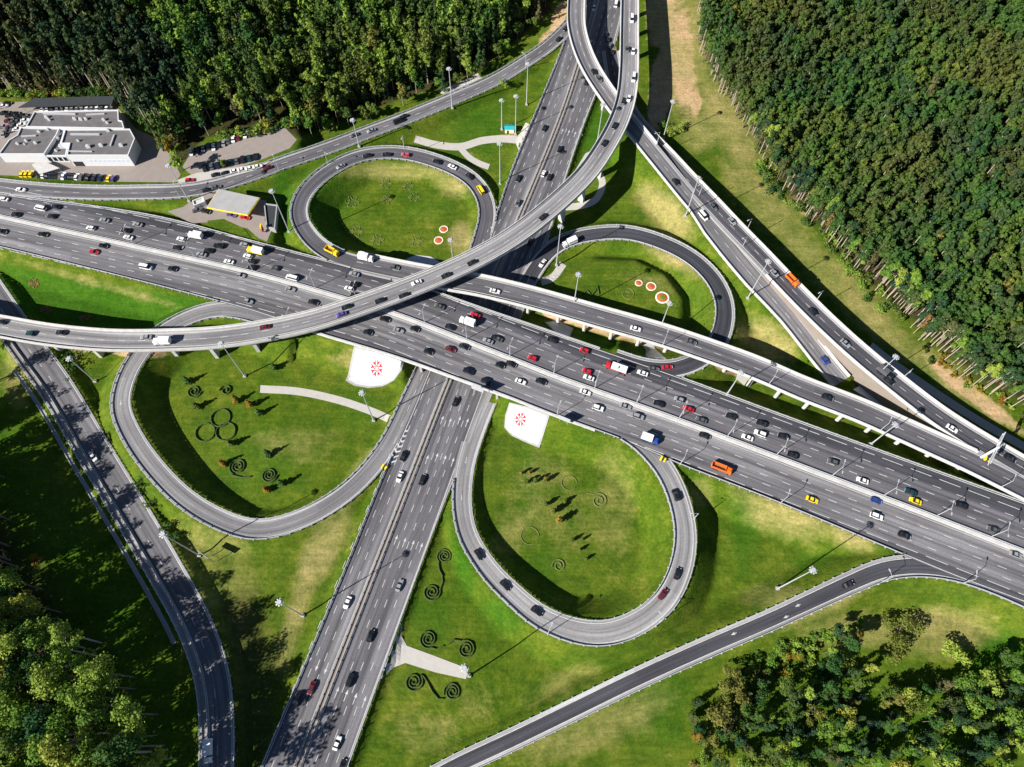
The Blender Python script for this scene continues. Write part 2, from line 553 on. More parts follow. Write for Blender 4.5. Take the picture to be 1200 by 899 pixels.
road('rfly', [(716, 60, 0.2), (722, 95, 1.2), (737, 133, 2.6), (757, 159, 4), (780, 183, 5.2), (803, 208, 6.3), (831, 237, 7.2), (859, 267, 7.7), (890, 299, 8.0), (928, 339, 8.4), (966, 377, 8.8), (1006, 413.5, 9.0), (1048, 448, 9), (1096, 485, 8.6), (1134, 510, 8.3), (1200, 549, 8), (1270, 590, 8)],
     4.9, 4.9, 'wall', -0.01)

# ------------------------------------------------------------------ terrain
xs = np.unique(np.concatenate([np.linspace(-3200, -330, 24), np.arange(-330, 330.1, 1.3), np.linspace(331, 3200, 24)]))
ys = np.unique(np.concatenate([np.linspace(-2500, -60, 20), np.arange(-60, 440.1, 1.3), np.linspace(441, 4500, 28)]))
NX, NY = len(xs), len(ys)
GX, GY = np.meshgrid(xs, ys)
SLOPE = 0.88


def win(x0, x1, y0, y1):
    return slice(np.searchsorted(ys, y0), np.searchsorted(ys, y1)), slice(np.searchsorted(xs, x0), np.searchsorted(xs, x1))


HT = 0.35 * (np.sin(GX * .045 + 1) * np.cos(GY * .038) - 1) - 1.4
PLATEAU = [
    ([(-110, 205), (0, 214.5), (60, 219.5), (120, 222), (200, 220), (247, 213.5), (300, 199), (345, 183), (352, 160), (300, 60), (220, -60), (-140, -60)], 5.7, 1.0),
    ([(196, 238), (247, 225), (318, 232), (322, 262), (318, 285), (260, 268)], 6.8, 1.0),
    ([(640, 352), (655, 330), (700, 305), (745, 306), (778, 322), (797, 348), (797, 388), (730, 372)], 3.2, 0.85),
]


def poly_dist(poly, X, Y):
    inside = np.zeros(X.shape, bool)
    d = np.full(X.shape, 1e9)
    n = len(poly)
    for i in range(n):
        (x0, y0), (x1, y1) = poly[i], poly[(i + 1) % n]
        c = ((y0 > Y) != (y1 > Y)) & (X < (x1 - x0) * (Y - y0) / (y1 - y0 + 1e-12) + x0)
        inside ^= c
        ex, ey = x1 - x0, y1 - y0
        t = np.clip(((X - x0) * ex + (Y - y0) * ey) / (ex * ex + ey * ey + 1e-9), 0, 1)
        d = np.minimum(d, np.hypot(X - x0 - t * ex, Y - y0 - t * ey))
    return np.where(inside, -d, d)


for poly, z, sl in PLATEAU:
    w = [tuple(W(x, y, z)[:2]) for x, y in poly]
    px, py = [p[0] for p in w], [p[1] for p in w]
    iy, ix = win(min(px) - 20, max(px) + 20, min(py) - 20, max(py) + 20)
    d = poly_dist(w, GX[iy, ix], GY[iy, ix])
    HT[iy, ix] = np.maximum(HT[iy, ix], z - np.maximum(0, d) * sl)


def each_near(r, R):
    for i in range(len(r.c)):
        cx, cy, cz = r.c[i]
        iy, ix = win(cx - R, cx + R, cy - R, cy + R)
        X, Y = GX[iy, ix] - cx, GY[iy, ix] - cy
        al = X * r.t[i, 0] + Y * r.t[i, 1]
        la = X * r.n[i, 0] + Y * r.n[i, 1]
        ok = np.abs(al) < 1.6
        yield i, iy, ix, ok, la


for r in RD.values():
    if r.mode in ('embank', 'low') or r.key == 'gfly':
        for i, iy, ix, ok, la in each_near(r, max(r.hl.max(), r.hr.max()) + 16):
            if r.key == 'gfly' and r.fr[i] < .46:
                continue
            d = np.maximum(0, np.maximum(la - r.hr[i] - 1.0, -la - r.hl[i] - 1.0))
            h = r.c[i, 2] - .22 - d * SLOPE
            HT[iy, ix] = np.where(ok, np.maximum(HT[iy, ix], h), HT[iy, ix])
for r in RD.values():
    if r.mode in ('embank', 'low', 'wall'):
        for i, iy, ix, ok, la in each_near(r, max(r.hl.max(), r.hr.max()) + 8):
            mg = 2.5 if r.mode == 'low' else (0.4 if r.mode == 'embank' else 1.5)
            d = np.maximum(0, np.maximum(la - r.hr[i] - mg, -la - r.hl[i] - mg))
            cap = r.c[i, 2] - .22 + d * (2.5 if r.mode == 'low' else 1.6)
            HT[iy, ix] = np.where(ok & (d < 6), np.minimum(HT[iy, ix], cap), HT[iy, ix])


def gz(x, y):
    """terrain height at world x, y"""
    i = int(np.clip(np.searchsorted(xs, x) - 1, 0, NX - 2))
    j = int(np.clip(np.searchsorted(ys, y) - 1, 0, NY - 2))
    u = (x - xs[i]) / (xs[i + 1] - xs[i])
    v = (y - ys[j]) / (ys[j + 1] - ys[j])
    return float((HT[j, i] * (1 - u) + HT[j, i + 1] * u) * (1 - v) + (HT[j + 1, i] * (1 - u) + HT[j + 1, i + 1] * u) * v)


def G(x, y):
    """photo pixel -> point on the terrain"""
    z = 0.0
    for _ in range(12):
        p = W(x, y, z)
        z = .5 * z + .5 * gz(p[0], p[1])
    return W(x, y, z)


# colour areas of the meadow (grass kinds, bare soil, wood floor, one painted tree shadow): centre px, radii px, strength
PX, PY = P(GX, GY, HT)
PXok = (GY > -60) & (GY < 600)


def area(blobs, polys=()):
    a = np.zeros(GX.shape)
    for x, y, rx, ry, rot, s in blobs:
        c, n = math.cos(math.radians(rot)), math.sin(math.radians(rot))
        u = ((PX - x) * c + (PY - y) * n) / rx
        v = (-(PX - x) * n + (PY - y) * c) / ry
        a = np.maximum(a, s * np.exp(-(u * u + v * v) ** 1.5))
    for poly, s, soft in polys:
        d = poly_dist(poly, PX, PY)
        a = np.maximum(a, s * np.clip(.5 - d / soft, 0, 1))
    return np.where(PXok, a, 0)


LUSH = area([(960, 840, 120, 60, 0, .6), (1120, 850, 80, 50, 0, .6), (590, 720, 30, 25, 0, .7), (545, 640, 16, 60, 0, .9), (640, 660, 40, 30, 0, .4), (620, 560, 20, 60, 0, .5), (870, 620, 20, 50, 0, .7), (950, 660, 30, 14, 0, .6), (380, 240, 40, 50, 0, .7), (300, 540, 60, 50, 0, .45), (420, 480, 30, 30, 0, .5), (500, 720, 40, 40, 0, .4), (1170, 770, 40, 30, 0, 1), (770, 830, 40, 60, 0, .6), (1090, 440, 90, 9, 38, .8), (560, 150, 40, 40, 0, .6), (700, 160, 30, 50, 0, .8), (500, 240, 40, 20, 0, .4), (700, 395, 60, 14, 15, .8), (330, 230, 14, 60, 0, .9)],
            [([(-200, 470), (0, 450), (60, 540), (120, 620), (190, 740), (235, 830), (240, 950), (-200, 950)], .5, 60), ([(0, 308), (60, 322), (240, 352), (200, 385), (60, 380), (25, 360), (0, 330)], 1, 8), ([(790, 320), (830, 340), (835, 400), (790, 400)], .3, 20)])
DRY = area([(470, 200, 90, 10, 0, .8), (530, 215, 26, 16, 30, .7), (660, 600, 60, 60, 0, .25), (720, 590, 30, 80, 0, .35), (820, 580, 16, 20, 0, .6), (920, 600, 60, 30, 20, .75), (1000, 630, 30, 16, 20, .8), (1050, 555, 100, 10, 24, .8), (930, 500, 60, 10, 24, .6), (870, 560, 40, 14, 20, .8), (790, 300, 50, 14, 30, .7), (780, 250, 40, 20, 45, .9), (900, 400, 40, 24, 30, .8), (430, 420, 40, 14, 0, .6), (250, 690, 60, 60, 0, .35), (380, 640, 20, 70, 25, .8), (420, 560, 14, 50, 35, .6), (340, 740, 14, 60, 15, .5), (1000, 740, 60, 20, 0, .8), (960, 715, 60, 10, -25, .7), (700, 850, 100, 30, -25, .5), (1100, 740, 60, 30, 0, .7), (20, 440, 20, 40, 0, .6), (850, 140, 26, 80, -30, .65), (900, 240, 26, 80, -42, .55), (980, 330, 140, 22, 45, .68), (1110, 440, 80, 16, 38, .65), (640, 560, 40, 30, 0, .3), (600, 620, 26, 40, 0, .3), (760, 330, 40, 10, 20, .3), (350, 520, 60, 26, 0, .3), (500, 860, 50, 30, 0, .3), (560, 820, 40, 26, 0, .25), (660, 800, 60, 20, -25, .35), (800, 60, 30, 80, 0, .9), (820, 150, 30, 30, 0, .7), (120, 334, 130, 5, 16, .45), (910, 700, 40, 20, 0, .5), (250, 640, 60, 30, 20, .4), (540, 280, 14, 20, 0, .9), (590, 250, 8, 30, 20, .3)])
SAND = area([(775, 100, 14, 60, 8, 1.0), (800, 70, 16, 80, -3, .75), (775, 20, 20, 40, 0, .85), (815, 120, 8, 20, 0, .8), (160, 413, 36, 6, 4, 1.2), (110, 408, 30, 6, 0, .8), (655, 372, 24, 5, 18, 1.1), (720, 393, 60, 4, 16, 1.0), (860, 435, 40, 6, 22, .8), (960, 470, 36, 5, 22, .9), (1060, 545, 50, 4, 24, .7), (1140, 462, 80, 10, 37, .75), (845, 65, 8, 24, 0, .5), (655, 20, 8, 24, 20, .9), (640, 45, 8, 14, 40, .6), (720, 75, 6, 26, 0, .8), (600, 160, 24, 3, 0, .9), (1030, 590, 30, 4, 24, .3), (945, 240, 12, 30, -40, .7)])
FLOOR_SHADE = area([], [([(-200, 600), (0, 600), (60, 690), (100, 760), (140, 860), (150, 950), (-200, 950)], .7, 60),
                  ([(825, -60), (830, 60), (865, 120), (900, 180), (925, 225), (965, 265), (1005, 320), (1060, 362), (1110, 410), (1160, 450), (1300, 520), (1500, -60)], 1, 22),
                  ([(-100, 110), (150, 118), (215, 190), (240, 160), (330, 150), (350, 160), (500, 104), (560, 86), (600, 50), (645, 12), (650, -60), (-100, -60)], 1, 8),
                  ([(258, 700), (300, 690), (330, 780), (320, 950), (262, 950)], .5, 30)])  # tree shadow right of the side road, put into the ground colour

me = bpy.data.meshes.new("ground")
V = np.stack([GX.ravel(), GY.ravel(), HT.ravel()], 1)
idx = np.arange(NX * NY).reshape(NY, NX)
Q = np.stack([idx[:-1, :-1], idx[:-1, 1:], idx[1:, 1:], idx[1:, :-1]], -1).reshape(-1, 4)


def np_mesh(name, V, Q, mats, mi=None, smooth=False):
    me = bpy.data.meshes.new(name)
    me.vertices.add(len(V))
    me.vertices.foreach_set("co", np.ascontiguousarray(V, np.float32).ravel())
    k = Q.shape[1]
    me.loops.add(Q.size)
    me.loops.foreach_set("vertex_index", np.ascontiguousarray(Q, np.int32).ravel())
    me.polygons.add(len(Q))
    me.polygons.foreach_set("loop_start", np.arange(0, Q.size, k, dtype=np.int32))
    for m in mats:
        me.materials.append(m)
    if mi is not None:
        me.polygons.foreach_set("material_index", np.ascontiguousarray(mi, np.int32))
    me.polygons.foreach_set("use_smooth", np.full(len(Q), smooth))
    me.update(calc_edges=True)
    return me


me = np_mesh("ground", V, Q, [MG], smooth=True)
for nm, a in (("lush", LUSH), ("dry", DRY), ("sand", SAND), ("woodfloor_shade", FLOOR_SHADE)):
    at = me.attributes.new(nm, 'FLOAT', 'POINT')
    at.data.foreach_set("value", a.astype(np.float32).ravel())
tag(link("ground", me), kind="structure")

# ------------------------------------------------------------------ road building


def ribbon(mb, r, bounds, tones, m=None, z=0.0, i0=0, i1=None):
    """bounds: list of lateral offset arrays; one strip of quads between each pair"""
    i1 = len(r.c) if i1 is None else i1
    ii = np.arange(i0, i1)
    K = len(bounds)
    pts = [r.off(b, z + r.bias)[ii] for b in bounds]
    vs = np.stack(pts, 1).reshape(-1, 3)
    uv = np.stack([np.c_[np.broadcast_to(b, len(r.c))[ii], r.s[ii]] for b in bounds], 1).reshape(-1, 2)
    fs, tn = [], []
    for a in range(len(ii) - 1):
        for k in range(K - 1):
            fs.append((a * K + k, a * K + k + 1, (a + 1) * K + k + 1, (a + 1) * K + k))
            tn.append(tones[k])
    mb.add(vs, fs, m or MA, tn, [tuple(q) for q in uv])


def line(mb, r, off, w=0.22, dash=None, s0=0.0, s1=None, m=None):
    """a painted line at a lateral offset, whole or dashed (on, period)"""
    s1 = r.s[-1] if s1 is None else s1
    off = np.broadcast_to(off, len(r.c))
    segs = [(s0, s1)] if dash is None else [(a, a + dash[0]) for a in np.arange(s0, s1 - dash[0], dash[1])]
    for a, b in segs:
        st = np.unique(np.r_[a, np.arange(math.ceil(a / 2) * 2, b, 2.0), b])
        if len(st) < 2:
            continue
        cx = [np.interp(st, r.s, r.c[:, k]) for k in range(3)]
        nx = [np.interp(st, r.s, r.n[:, k]) for k in range(2)]
        o = np.interp(st, r.s, off)
        L = np.c_[cx[0] + nx[0] * (o - w / 2), cx[1] + nx[1] * (o - w / 2), cx[2] + r.bias + .012]
        R = np.c_[cx[0] + nx[0] * (o + w / 2), cx[1] + nx[1] * (o + w / 2), cx[2] + r.bias + .012]
        n = len(st)
        vs = np.empty((2 * n, 3))
        vs[0::2], vs[1::2] = L, R
        mb.add(vs, [(2 * i, 2 * i + 1, 2 * i + 3, 2 * i + 2) for i in range(n - 1)], m or MPAINT)


def wall_strip(mb, r, o0, o1, z0, z1, m, keep=None):
    """box-section strip following the road between lateral offsets o0 < o1, heights z0..z1 (numbers or arrays)"""
    A, B = np.broadcast_to(o0, len(r.c)), np.broadcast_to(o1, len(r.c))
    za, zb = np.broadcast_to(z0, len(r.c)), np.broadcast_to(z1, len(r.c))
    keep = np.ones(len(r.c), bool) if keep is None else keep
    runs, cur = [], []
    for i, k in enumerate(keep):
        if k:
            cur.append(i)
        elif cur:
            runs.append(cur)
            cur = []
    if cur:
        runs.append(cur)
    for run in runs:
        if len(run) < 4:
            continue
        ii = np.array(run)
        a0, b0 = r.off(A)[ii], r.off(B)[ii]
        vs = []
        for p, z in ((a0, za), (b0, za), (b0, zb), (a0, zb)):
            q = p.copy()
            q[:, 2] += z[ii]
            vs.append(q)
        vs = np.stack(vs, 1).reshape(-1, 3)
        n = len(ii)
        fs = [(i * 4 + k, i * 4 + 4 + k, i * 4 + 4 + (k + 1) % 4, i * 4 + (k + 1) % 4) for i in range(n - 1) for k in range(4)]
        fs += [(0, 1, 2, 3), (n * 4 - 1, n * 4 - 2, n * 4 - 3, n * 4 - 4)]
        mb.add(vs, fs, m)
    return runs


def runs_of(k, n=4):
    out, cur = [], []
    for i in range(len(k) + 1):
        if i < len(k) and k[i]:
            cur.append(i)
        else:
            if len(cur) >= n:
                m_ = np.zeros(len(k), bool)
                m_[cur] = True
                out.append(m_)
            cur = []
    return out


def free_mask(r, off, m=0.25, skip=()):
    """where a rail at this offset does not stand on another road"""
    p = r.off(off)
    k = np.ones(len(p), bool)
    for o in RD.values():
        if o is r or o.key in skip:
            continue
        lo, hi = o.c[:, :2].min(0) - 30, o.c[:, :2].max(0) + 30
        for i in range(len(p)):
            if k[i] and (lo < p[i, :2]).all() and (p[i, :2] < hi).all() and o.covers(*p[i], m):
                k[i] = False
    return k


def guard_rail(r, off, label, posts=True, h=.95):
    k = free_mask(r, off)
    sg = 1 if np.mean(np.broadcast_to(off, len(r.c))) > 0 else -1
    off = np.broadcast_to(off, len(r.c))
    p = r.off(off + sg * .25)
    runs, cur = [], []
    for i in range(len(k) + 1):
        if i < len(k) and k[i]:
            cur.append(i)
        else:
            if len(cur) >= 4:
                runs.append(cur)
            cur = []
    if not runs:
        return
    t = empty("guard_rail", r.c[runs[0][0]])
    tag(t, label, "guard rail", "guard rails along the roads")
    for run in runs:
        mb = MB()
        kk = np.zeros(len(k), bool)
        kk[run] = True
        wall_strip(mb, r, off - .1, off + .1, .5 + r.bias, h + r.bias, MSTEEL, kk)
        for i in run[::2]:
            mb.box((p[i, 0], p[i, 1], p[i, 2] + .35), (.38, .34, .9), MCONC2, math.atan2(r.t[i, 1], r.t[i, 0]))
        part(mb, "rail", t)


def part(mb, name, parent, smooth=False):
    """child mesh given in world coordinates under an unrotated empty"""
    L = parent.location
    mb.v = [(x - L.x, y - L.y, z - L.z) for x, y, z in mb.v]
    return mb.build(name, parent, smooth=smooth)


def simple_road(key, name, mid=True, tone=.5, sh=.8, arrows=(), sl=None, sr=None):
    r = RD[key]
    sl, sr = sh if sl is None else sl, sh if sr is None else sr
    mb = MB()
    half = (r.hr - r.hl) / 2
    ribbon(mb, r, [-r.hl, -r.hl + sl, half, r.hr - sr, r.hr], [.86, tone, tone + .03, .86])
    line(mb, r, -r.hl + sl, .25)
    line(mb, r, r.hr - sr, .25)
    if mid:
        line(mb, r, half, .2, (3, 9))
    for s, lat, fl in arrows:
        arrow(mb, r, r.sA + s, lat, fl)
    o = mb.build(name)
    tag(o, kind="structure")
    return o


def arrow(mb, r, s, lat, flip=1):
    """a painted direction arrow lying on the lane"""
    i = int(np.argmin(np.abs(r.s - s)))
    t, n, c = r.t[i] * flip, r.n[i] * flip, r.c[i]
    o = c[:2] + r.n[i] * lat

    def q(a, b):
        return (*(o + t * a + n * b), c[2] + r.bias + .014)
    mb.add([q(-2, -.12), q(-2, .12), q(.4, .12), q(.4, -.12)], [(0, 1, 2, 3)], MPAINT)
    mb.add([q(.4, -.5), q(.4, .5), q(2, 0)], [(0, 1, 2)], MPAINT)


# main highway: two carriageways, five lanes each
r = RD['main']
mb = MB()
LW = 3.55
b = [-r.hl, np.maximum(-r.hl, -2.0 - 5 * LW - .6), np.maximum(-r.hl, -2.0 - 4 * LW), np.maximum(-r.hl, -2.0 - 3 * LW), -2.0 - 2 * LW, -2.0 - LW, -1.3, 1.3, 2.0 + LW, 2.0 + 2 * LW, 2.0 + 3 * LW, np.minimum(r.hr, 2.0 + 4 * LW), np.minimum(r.hr, 2.0 + 5 * LW + .6), r.hr]
ribbon(mb, r, b, [.80, .24, .25, .48, .50, .56, .8, .70, .66, .64, .58, .40, .72])
for k in (1, 2, 3):
    for sg in (-1, 1):
        line(mb, r, sg * (2.0 + k * LW), .22, (3.2, 9.0), 2.0 * k + sg)
for sg in (-1, 1):
    line(mb, r, sg * (2.0 + 4 * LW), .26, (8.0, 11.0))
    line(mb, r, np.minimum(r.hr - .5, 2.0 + 5 * LW) if sg > 0 else np.maximum(-r.hl + .5, -2.0 - 5 * LW), .28)
    line(mb, r, sg * 1.75, .22)
tag(mb.build("main_highway"), kind="structure")

# street-level dual carriageway
r = RD['ns']
mb = MB()
lw = 3.4
b = [-r.hl, -1.6 - 4 * lw + 0 * r.hl, -1.6 - 3 * lw, -1.6 - 2 * lw, -1.6 - lw, -1.2, 1.2, 1.6 + lw, 1.6 + 2 * lw, 1.6 + 3 * lw, 1.6 + 4 * lw, r.hr]
b = [np.clip(np.broadcast_to(x, len(r.c)), -r.hl, r.hr) for x in b]
ribbon(mb, r, b, [.70, .44, .42, .55, .64, .86, .58, .54, .50, .54, .76])
for k in (1, 2, 3):
    line(mb, r, 1.6 + k * lw, .2, (3, 7.5), k)
    line(mb, r, -1.6 - k * lw, .2, (3, 7.5), k)
line(mb, r, np.minimum(r.hr - .6, 1.6 + 4 * lw), .25)
line(mb, r, np.maximum(-r.hl + .6, -1.6 - 4 * lw), .25)
line(mb, r, 1.45, .2)
line(mb, r, -1.45, .2)
for fr, side in ((.085, 1), (.10, -1), (.21, 1), (.29, 1), (.33, 1), (.71, 1)):
    for k in range(3 if side < 0 else 4):
        arrow(mb, r, r.sA + fr * (r.sB - r.sA) + k * .4, side * (1.6 + (k + .5) * lw), side)
tag(mb.build("dual_carriageway"), kind="structure")

simple_road('wroad', "side_road", True, .56, 1.0, sr=3.2)
simple_road('swloop', "loop_road", False, .70, .9, [(60, 0, 1), (95, 0, 1)])
simple_road('seloop', "loop_road", False, .76, 1.1, [(28, 0, 1), (44, 0, 1), (105, 0, 1)])
simple_road('nwloop', "loop_road", False, .42, .9)
simple_road('neloop', "loop_road", False, .16, .9, [(215, 0, -1), (240, 0, -1), (275, 0, -1)])
simple_road('eramp', "slip_road", False, .24, 1.3, [(RD['eramp'].sB - RD['eramp'].sA - q, -.6, -1) for q in (75, 95, 120)] + [(RD['eramp'].sB - RD['eramp'].sA - 100, 1.2, -1)])
simple_road('tlroad', "slip_road", True, .54, 1.1)

RAILS = [
    ('wroad', 1, "steel rail on the wooded side of the side road at lower left"), ('wroad', -1, "steel rail on the meadow side of the side road at lower left"),
    ('swloop', -1, "inner rail of the loop road around the ringed hedges"), ('swloop', 1, "outer rail of the loop road around the ringed hedges"),
    ('seloop', -1, "inner rail of the loop road around the slim conifers"), ('seloop', 1, "outer rail of the loop road around the slim conifers"),
    ('nwloop', -1, "inner rail of the loop road around the two flower beds"), ('nwloop', 1, "outer rail of the loop road around the two flower beds"),
    ('neloop', 1, "inner rail of the dark loop road around the three flower beds"), ('neloop', -1, "outer rail of the dark loop road around the three flower beds"),
    ('eramp', -1, "upper rail of the straight dark slip road at lower right"), ('eramp', 1, "lower rail of the straight dark slip road at lower right"),
    ('tlroad', -1, "rail on the forest side of the slip road below the upper left wood"), ('tlroad', 1, "rail on the meadow side of the slip road below the upper left wood"),
    ('main', -1, "long rail on the upper edge of the main highway"), ('main', 1, "long rail on the lower edge of the main highway"),
    ('ns', -1, "long rail on the left edge of the street-level dual carriageway"), ('ns', 1, "long rail on the right edge of the street-level dual carriageway"),
]
for key, sd_, lab in RAILS:
    r = RD[key]
    guard_rail(r, (r.hr - .12) if sd_ > 0 else (-r.hl + .12), lab)
# second rail of the wooded side road
r = RD['wroad']
mb = MB()
wall_strip(mb, r, r.hr - 2.85, r.hr - 2.6, .0, .85, MCONC2)
tag(mb.build("guard_rail"), "inner kerbside barrier between lane and wide shoulder of the side road", "guard rail", "guard rails along the roads")
mb = MB()
k = (r.fr > .30) & (r.fr < .80)
wall_strip(mb, r, r.hr + 3.3, r.hr + 3.6, -3.2, -.8, MCONC2, k)
wall_strip(mb, r, r.hr + 1.4, r.hr + 3.3, -3.2, -1.2, MCONC2, k)
tag(mb.build("drain_channel"), "pale concrete channel running beside the wooded side of the side road", "drain")

# hatched nose markings where the loop roads join the street-level road
for pts_, w0, w1 in ((((478, 500), (471, 517), (455, 548)), .4, 2.0), (((584, 240), (580, 254), (575, 272)), 1.9, .4)):
    mb = MB()
    c_ = catmull([W(x, y, .02) for x, y in pts_], .3)
    tt = np.gradient(c_[:, :2], axis=0)
    tt /= np.linalg.norm(tt, axis=1)[:, None]
    for i in range(6, len(c_) - 6, 8):
        f = i / len(c_)
        w_ = w0 + (w1 - w0) * f
        n_ = np.array([tt[i, 1], -tt[i, 0]])
        a_ = c_[i, :2]
        for sg in (-1, 1):
            b_ = a_ + n_ * w_ * sg - tt[i] * w_ * .9
            mb.add([(*a_, .03), (*b_, .03), (*(b_ + tt[i] * .8), .03), (*(a_ + tt[i] * .8), .03)], [(0, 1, 2, 3)], MPAINT)
    tag(mb.build("road_marking"), kind="structure")

# median barriers
r = RD['main']
t = empty("median_barrier", r.c[0])
tag(t, "broad white median strip with twin rails along the main highway", "barrier")
inv = Matrix.Translation(-Vector(r.c[0]))


mb = MB()
wall_strip(mb, r, -.35, 1.0, .0, .55, MCONC)
part(mb, "concrete_kerb", t)
mb = MB()
wall_strip(mb, r, -.75, -.6, .45, .95, MSTEEL)
p = r.off(-.67)
for i in range(0, len(p), 2):
    mb.box((p[i, 0], p[i, 1], p[i, 2] + .4), (.3, .3, .8), MCONC2)
part(mb, "rail", t)
r = RD['ns']
t = empty("median_barrier", r.c[0])
tag(t, "pinkish grey median strip of the street-level dual carriageway", "barrier")
mb = MB()
wall_strip(mb, r, -.9, .9, .0, .18, MPINK)
part(mb, "concrete_kerb", t)
for sg in (-1, 1):
    mb = MB()
    wall_strip(mb, r, sg * .8 - .08, sg * .8 + .08, .5, .9, MSTEEL)
    p = r.off(sg * .8)
    for i in range(0, len(p), 2):
        mb.box((p[i, 0], p[i, 1], p[i, 2] + .4), (.3, .3, .75), MCONC2)
    part(mb, "rail", t)


# ------------------------------------------------------------------ flyovers
def deck_road(mb, r, tone, mid=True, i0=0):
    hl, hr = -r.hl + .7, r.hr - .7
    m_ = (hl + hr) / 2
    ribbon(mb, r, [hl, hl + 1.0, m_ - .4, m_ + .4, hr - 1.0, hr], [.84, tone, tone + .05, tone, .84])
    line(mb, r, hl + 1.0, .24)
    line(mb, r, hr - 1.0, .24)
    if mid:
        line(mb, r, m_, .2, (3, 8.5))


def flyover(key, label, tone, thick=1.6, piers=(), walls=None, pier_w=3.4, double=False):
    r = RD[key]
    t = empty("flyover", r.c[0])
    tag(t, label, "flyover")
    mb = MB()
    deck_road(mb, r, tone)
    part(mb, "roadway", t)
    mb = MB()
    wall_strip(mb, r, -r.hl, r.hr, -thick * .55, -.06, MCONC2)
    wall_strip(mb, r, -r.hl * .55, r.hr * .55, -thick, -thick * .55, MCONC2)
    part(mb, "girder", t)
    for sg in (-1, 1):
        for k in runs_of(free_mask(r, (r.hr - .3) if sg > 0 else (-r.hl + .3), .6)):
            mb = MB()
            if sg > 0:
                wall_strip(mb, r, r.hr - .75, r.hr + .1, -.4, .35, MCONC, k)
                wall_strip(mb, r, r.hr - .28, r.hr + .02, .35, 1.15, MCONC, k)
            else:
                wall_strip(mb, r, -r.hl - .1, -r.hl + .75, -.4, .35, MCONC, k)
                wall_strip(mb, r, -r.hl - .02, -r.hl + .28, .35, 1.15, MCONC, k)
            part(mb, "parapet", t)
    if walls:
        s0, s1 = walls
        f = r.fr
        gl = np.array([min(gz(*q[:2]), q[2] - .5) for q in r.off(-r.hl)])
        gr = np.array([min(gz(*q[:2]), q[2] - .5) for q in r.off(r.hr)])
        for sg, g in ((-1, gl), (1, gr)):
            e = -r.hl + .05 if sg < 0 else r.hr - .35
            for k in runs_of((f >= s0) & (f <= s1) & free_mask(r, e + .1, .2)):
                mb = MB()
                wall_strip(mb, r, e, e + .3, g - r.c[:, 2] - .4, -.4, MPINK if sg > 0 or key != 'rfly' else MCONC, k)
                part(mb, "retaining_wall", t)
    for fr in piers:
        i = r.ix(fr)
        c = r.c[i]
        rz = math.atan2(r.t[i, 1], r.t[i, 0])
        # do not stand on a carriageway
        bad = False
        for o in RD.values():
            if o is not r and o.mode in ('embank', 'low', 'wall') and o.c[o.near(c[0], c[1])[0], 2] < c[2] - 2:
                j, lat, d = o.near(c[0], c[1])
                med = abs(lat) < 1.6 and o.key in ('ns',)
                if d < max(o.hl[j], o.hr[j]) + 1 and -o.hl[j] - .5 < lat < o.hr[j] + .5 and not med:
                    bad = True
        if bad:
            continue
        g = gz(c[0], c[1]) - .5
        mb = MB()
        top = c[2] - thick - .7
        if double:
            for sg in (-1, 1):
                mb = MB()
                mb.tube((c[0] + r.n[i, 0] * 2.0 * sg, c[1] + r.n[i, 1] * 2.0 * sg, g), (c[0] + r.n[i, 0] * 2.0 * sg, c[1] + r.n[i, 1] * 2.0 * sg, top + .7), .8, .8, MCONC, 10)
                part(mb, "pier", t)
            continue
        else:
            mb.box((c[0], c[1], (g + top) / 2), (1.5, pier_w * .85, top - g), MCONC, rz)
            mb.box((c[0], c[1], top + .35), (1.8, pier_w * 1.5, .7), MCONC, rz)
        part(mb, "pier", t)


flyover('fly', "long curved pale flyover sweeping across above all the other roads", .72, 1.9, np.linspace(-.15, 1.15, 37))
flyover('coll', "straight elevated road on piers running parallel to the main highway", .46, 1.5, np.linspace(.1, 1.3, 31), double=True)
flyover('gfly', "descending flyover curving from the top edge beneath the curved flyover", .64, 1.5, (.04, .12, .2, .28, .36, .41), walls=None)
flyover('rfly', "ramp on retaining walls climbing beside the right forest edge", .36, 1.2, (), walls=(.2, 9.0))

# bridge carrying the main highway over the dual carriageway
r, q = RD['main'], RD['ns']
di = np.array([abs(q.near(p[0], p[1])[1]) for p in r.c])
cross = int(np.argmin(np.array([q.near(p[0], p[1])[2] for p in r.c])))
k = np.zeros(len(r.c), bool)
k[max(0, cross - 17):cross + 18] = True
t = empty("road_bridge", r.c[cross])
tag(t, "flat bridge carrying the main highway across the street-level road", "bridge")
mb = MB()
wall_strip(mb, r, -r.hl - .3, r.hr + .3, -1.3, -.08, MCONC2, k)
part(mb, "deck", t)
for sg in (-1, 1):
    mb = MB()
    e = r.hr + .05 if sg > 0 else -r.hl - .55
    kk = np.zeros(len(r.c), bool)
    kk[max(0, cross - 32):cross + 34] = True
    wall_strip(mb, r, e, e + .5, -.6, .75, MCONC, kk & free_mask(r, e, .6))
    part(mb, "parapet", t)
for w_ in (-1, 1):
    mb = MB()
    ii = np.arange(0, len(q.c))
    ok = np.array([r.covers(p[0], p[1], 7, -.3) for p in q.off(w_ * ((q.hr if w_ > 0 else q.hl) + 2.4))])
    e = q.hr + 2.2 if w_ > 0 else -q.hl - 3.2
    wall_strip(mb, q, e, e + 1.0, -.5, 5.8, MCONC2, ok)
    if mb.v:
        part(mb, "abutment", t)
mb = MB()
ok = np.array([r.covers(p[0], p[1], 7, 1.5) for p in q.c])
ii = np.where(ok)[0]
for i in ii[::4]:
    mb.box((q.c[i, 0], q.c[i, 1], 2.8), (1.2, 1.0, 5.8), MCONC2, math.atan2(q.t[i, 1], q.t[i, 0]))
part(mb, "pier", t)


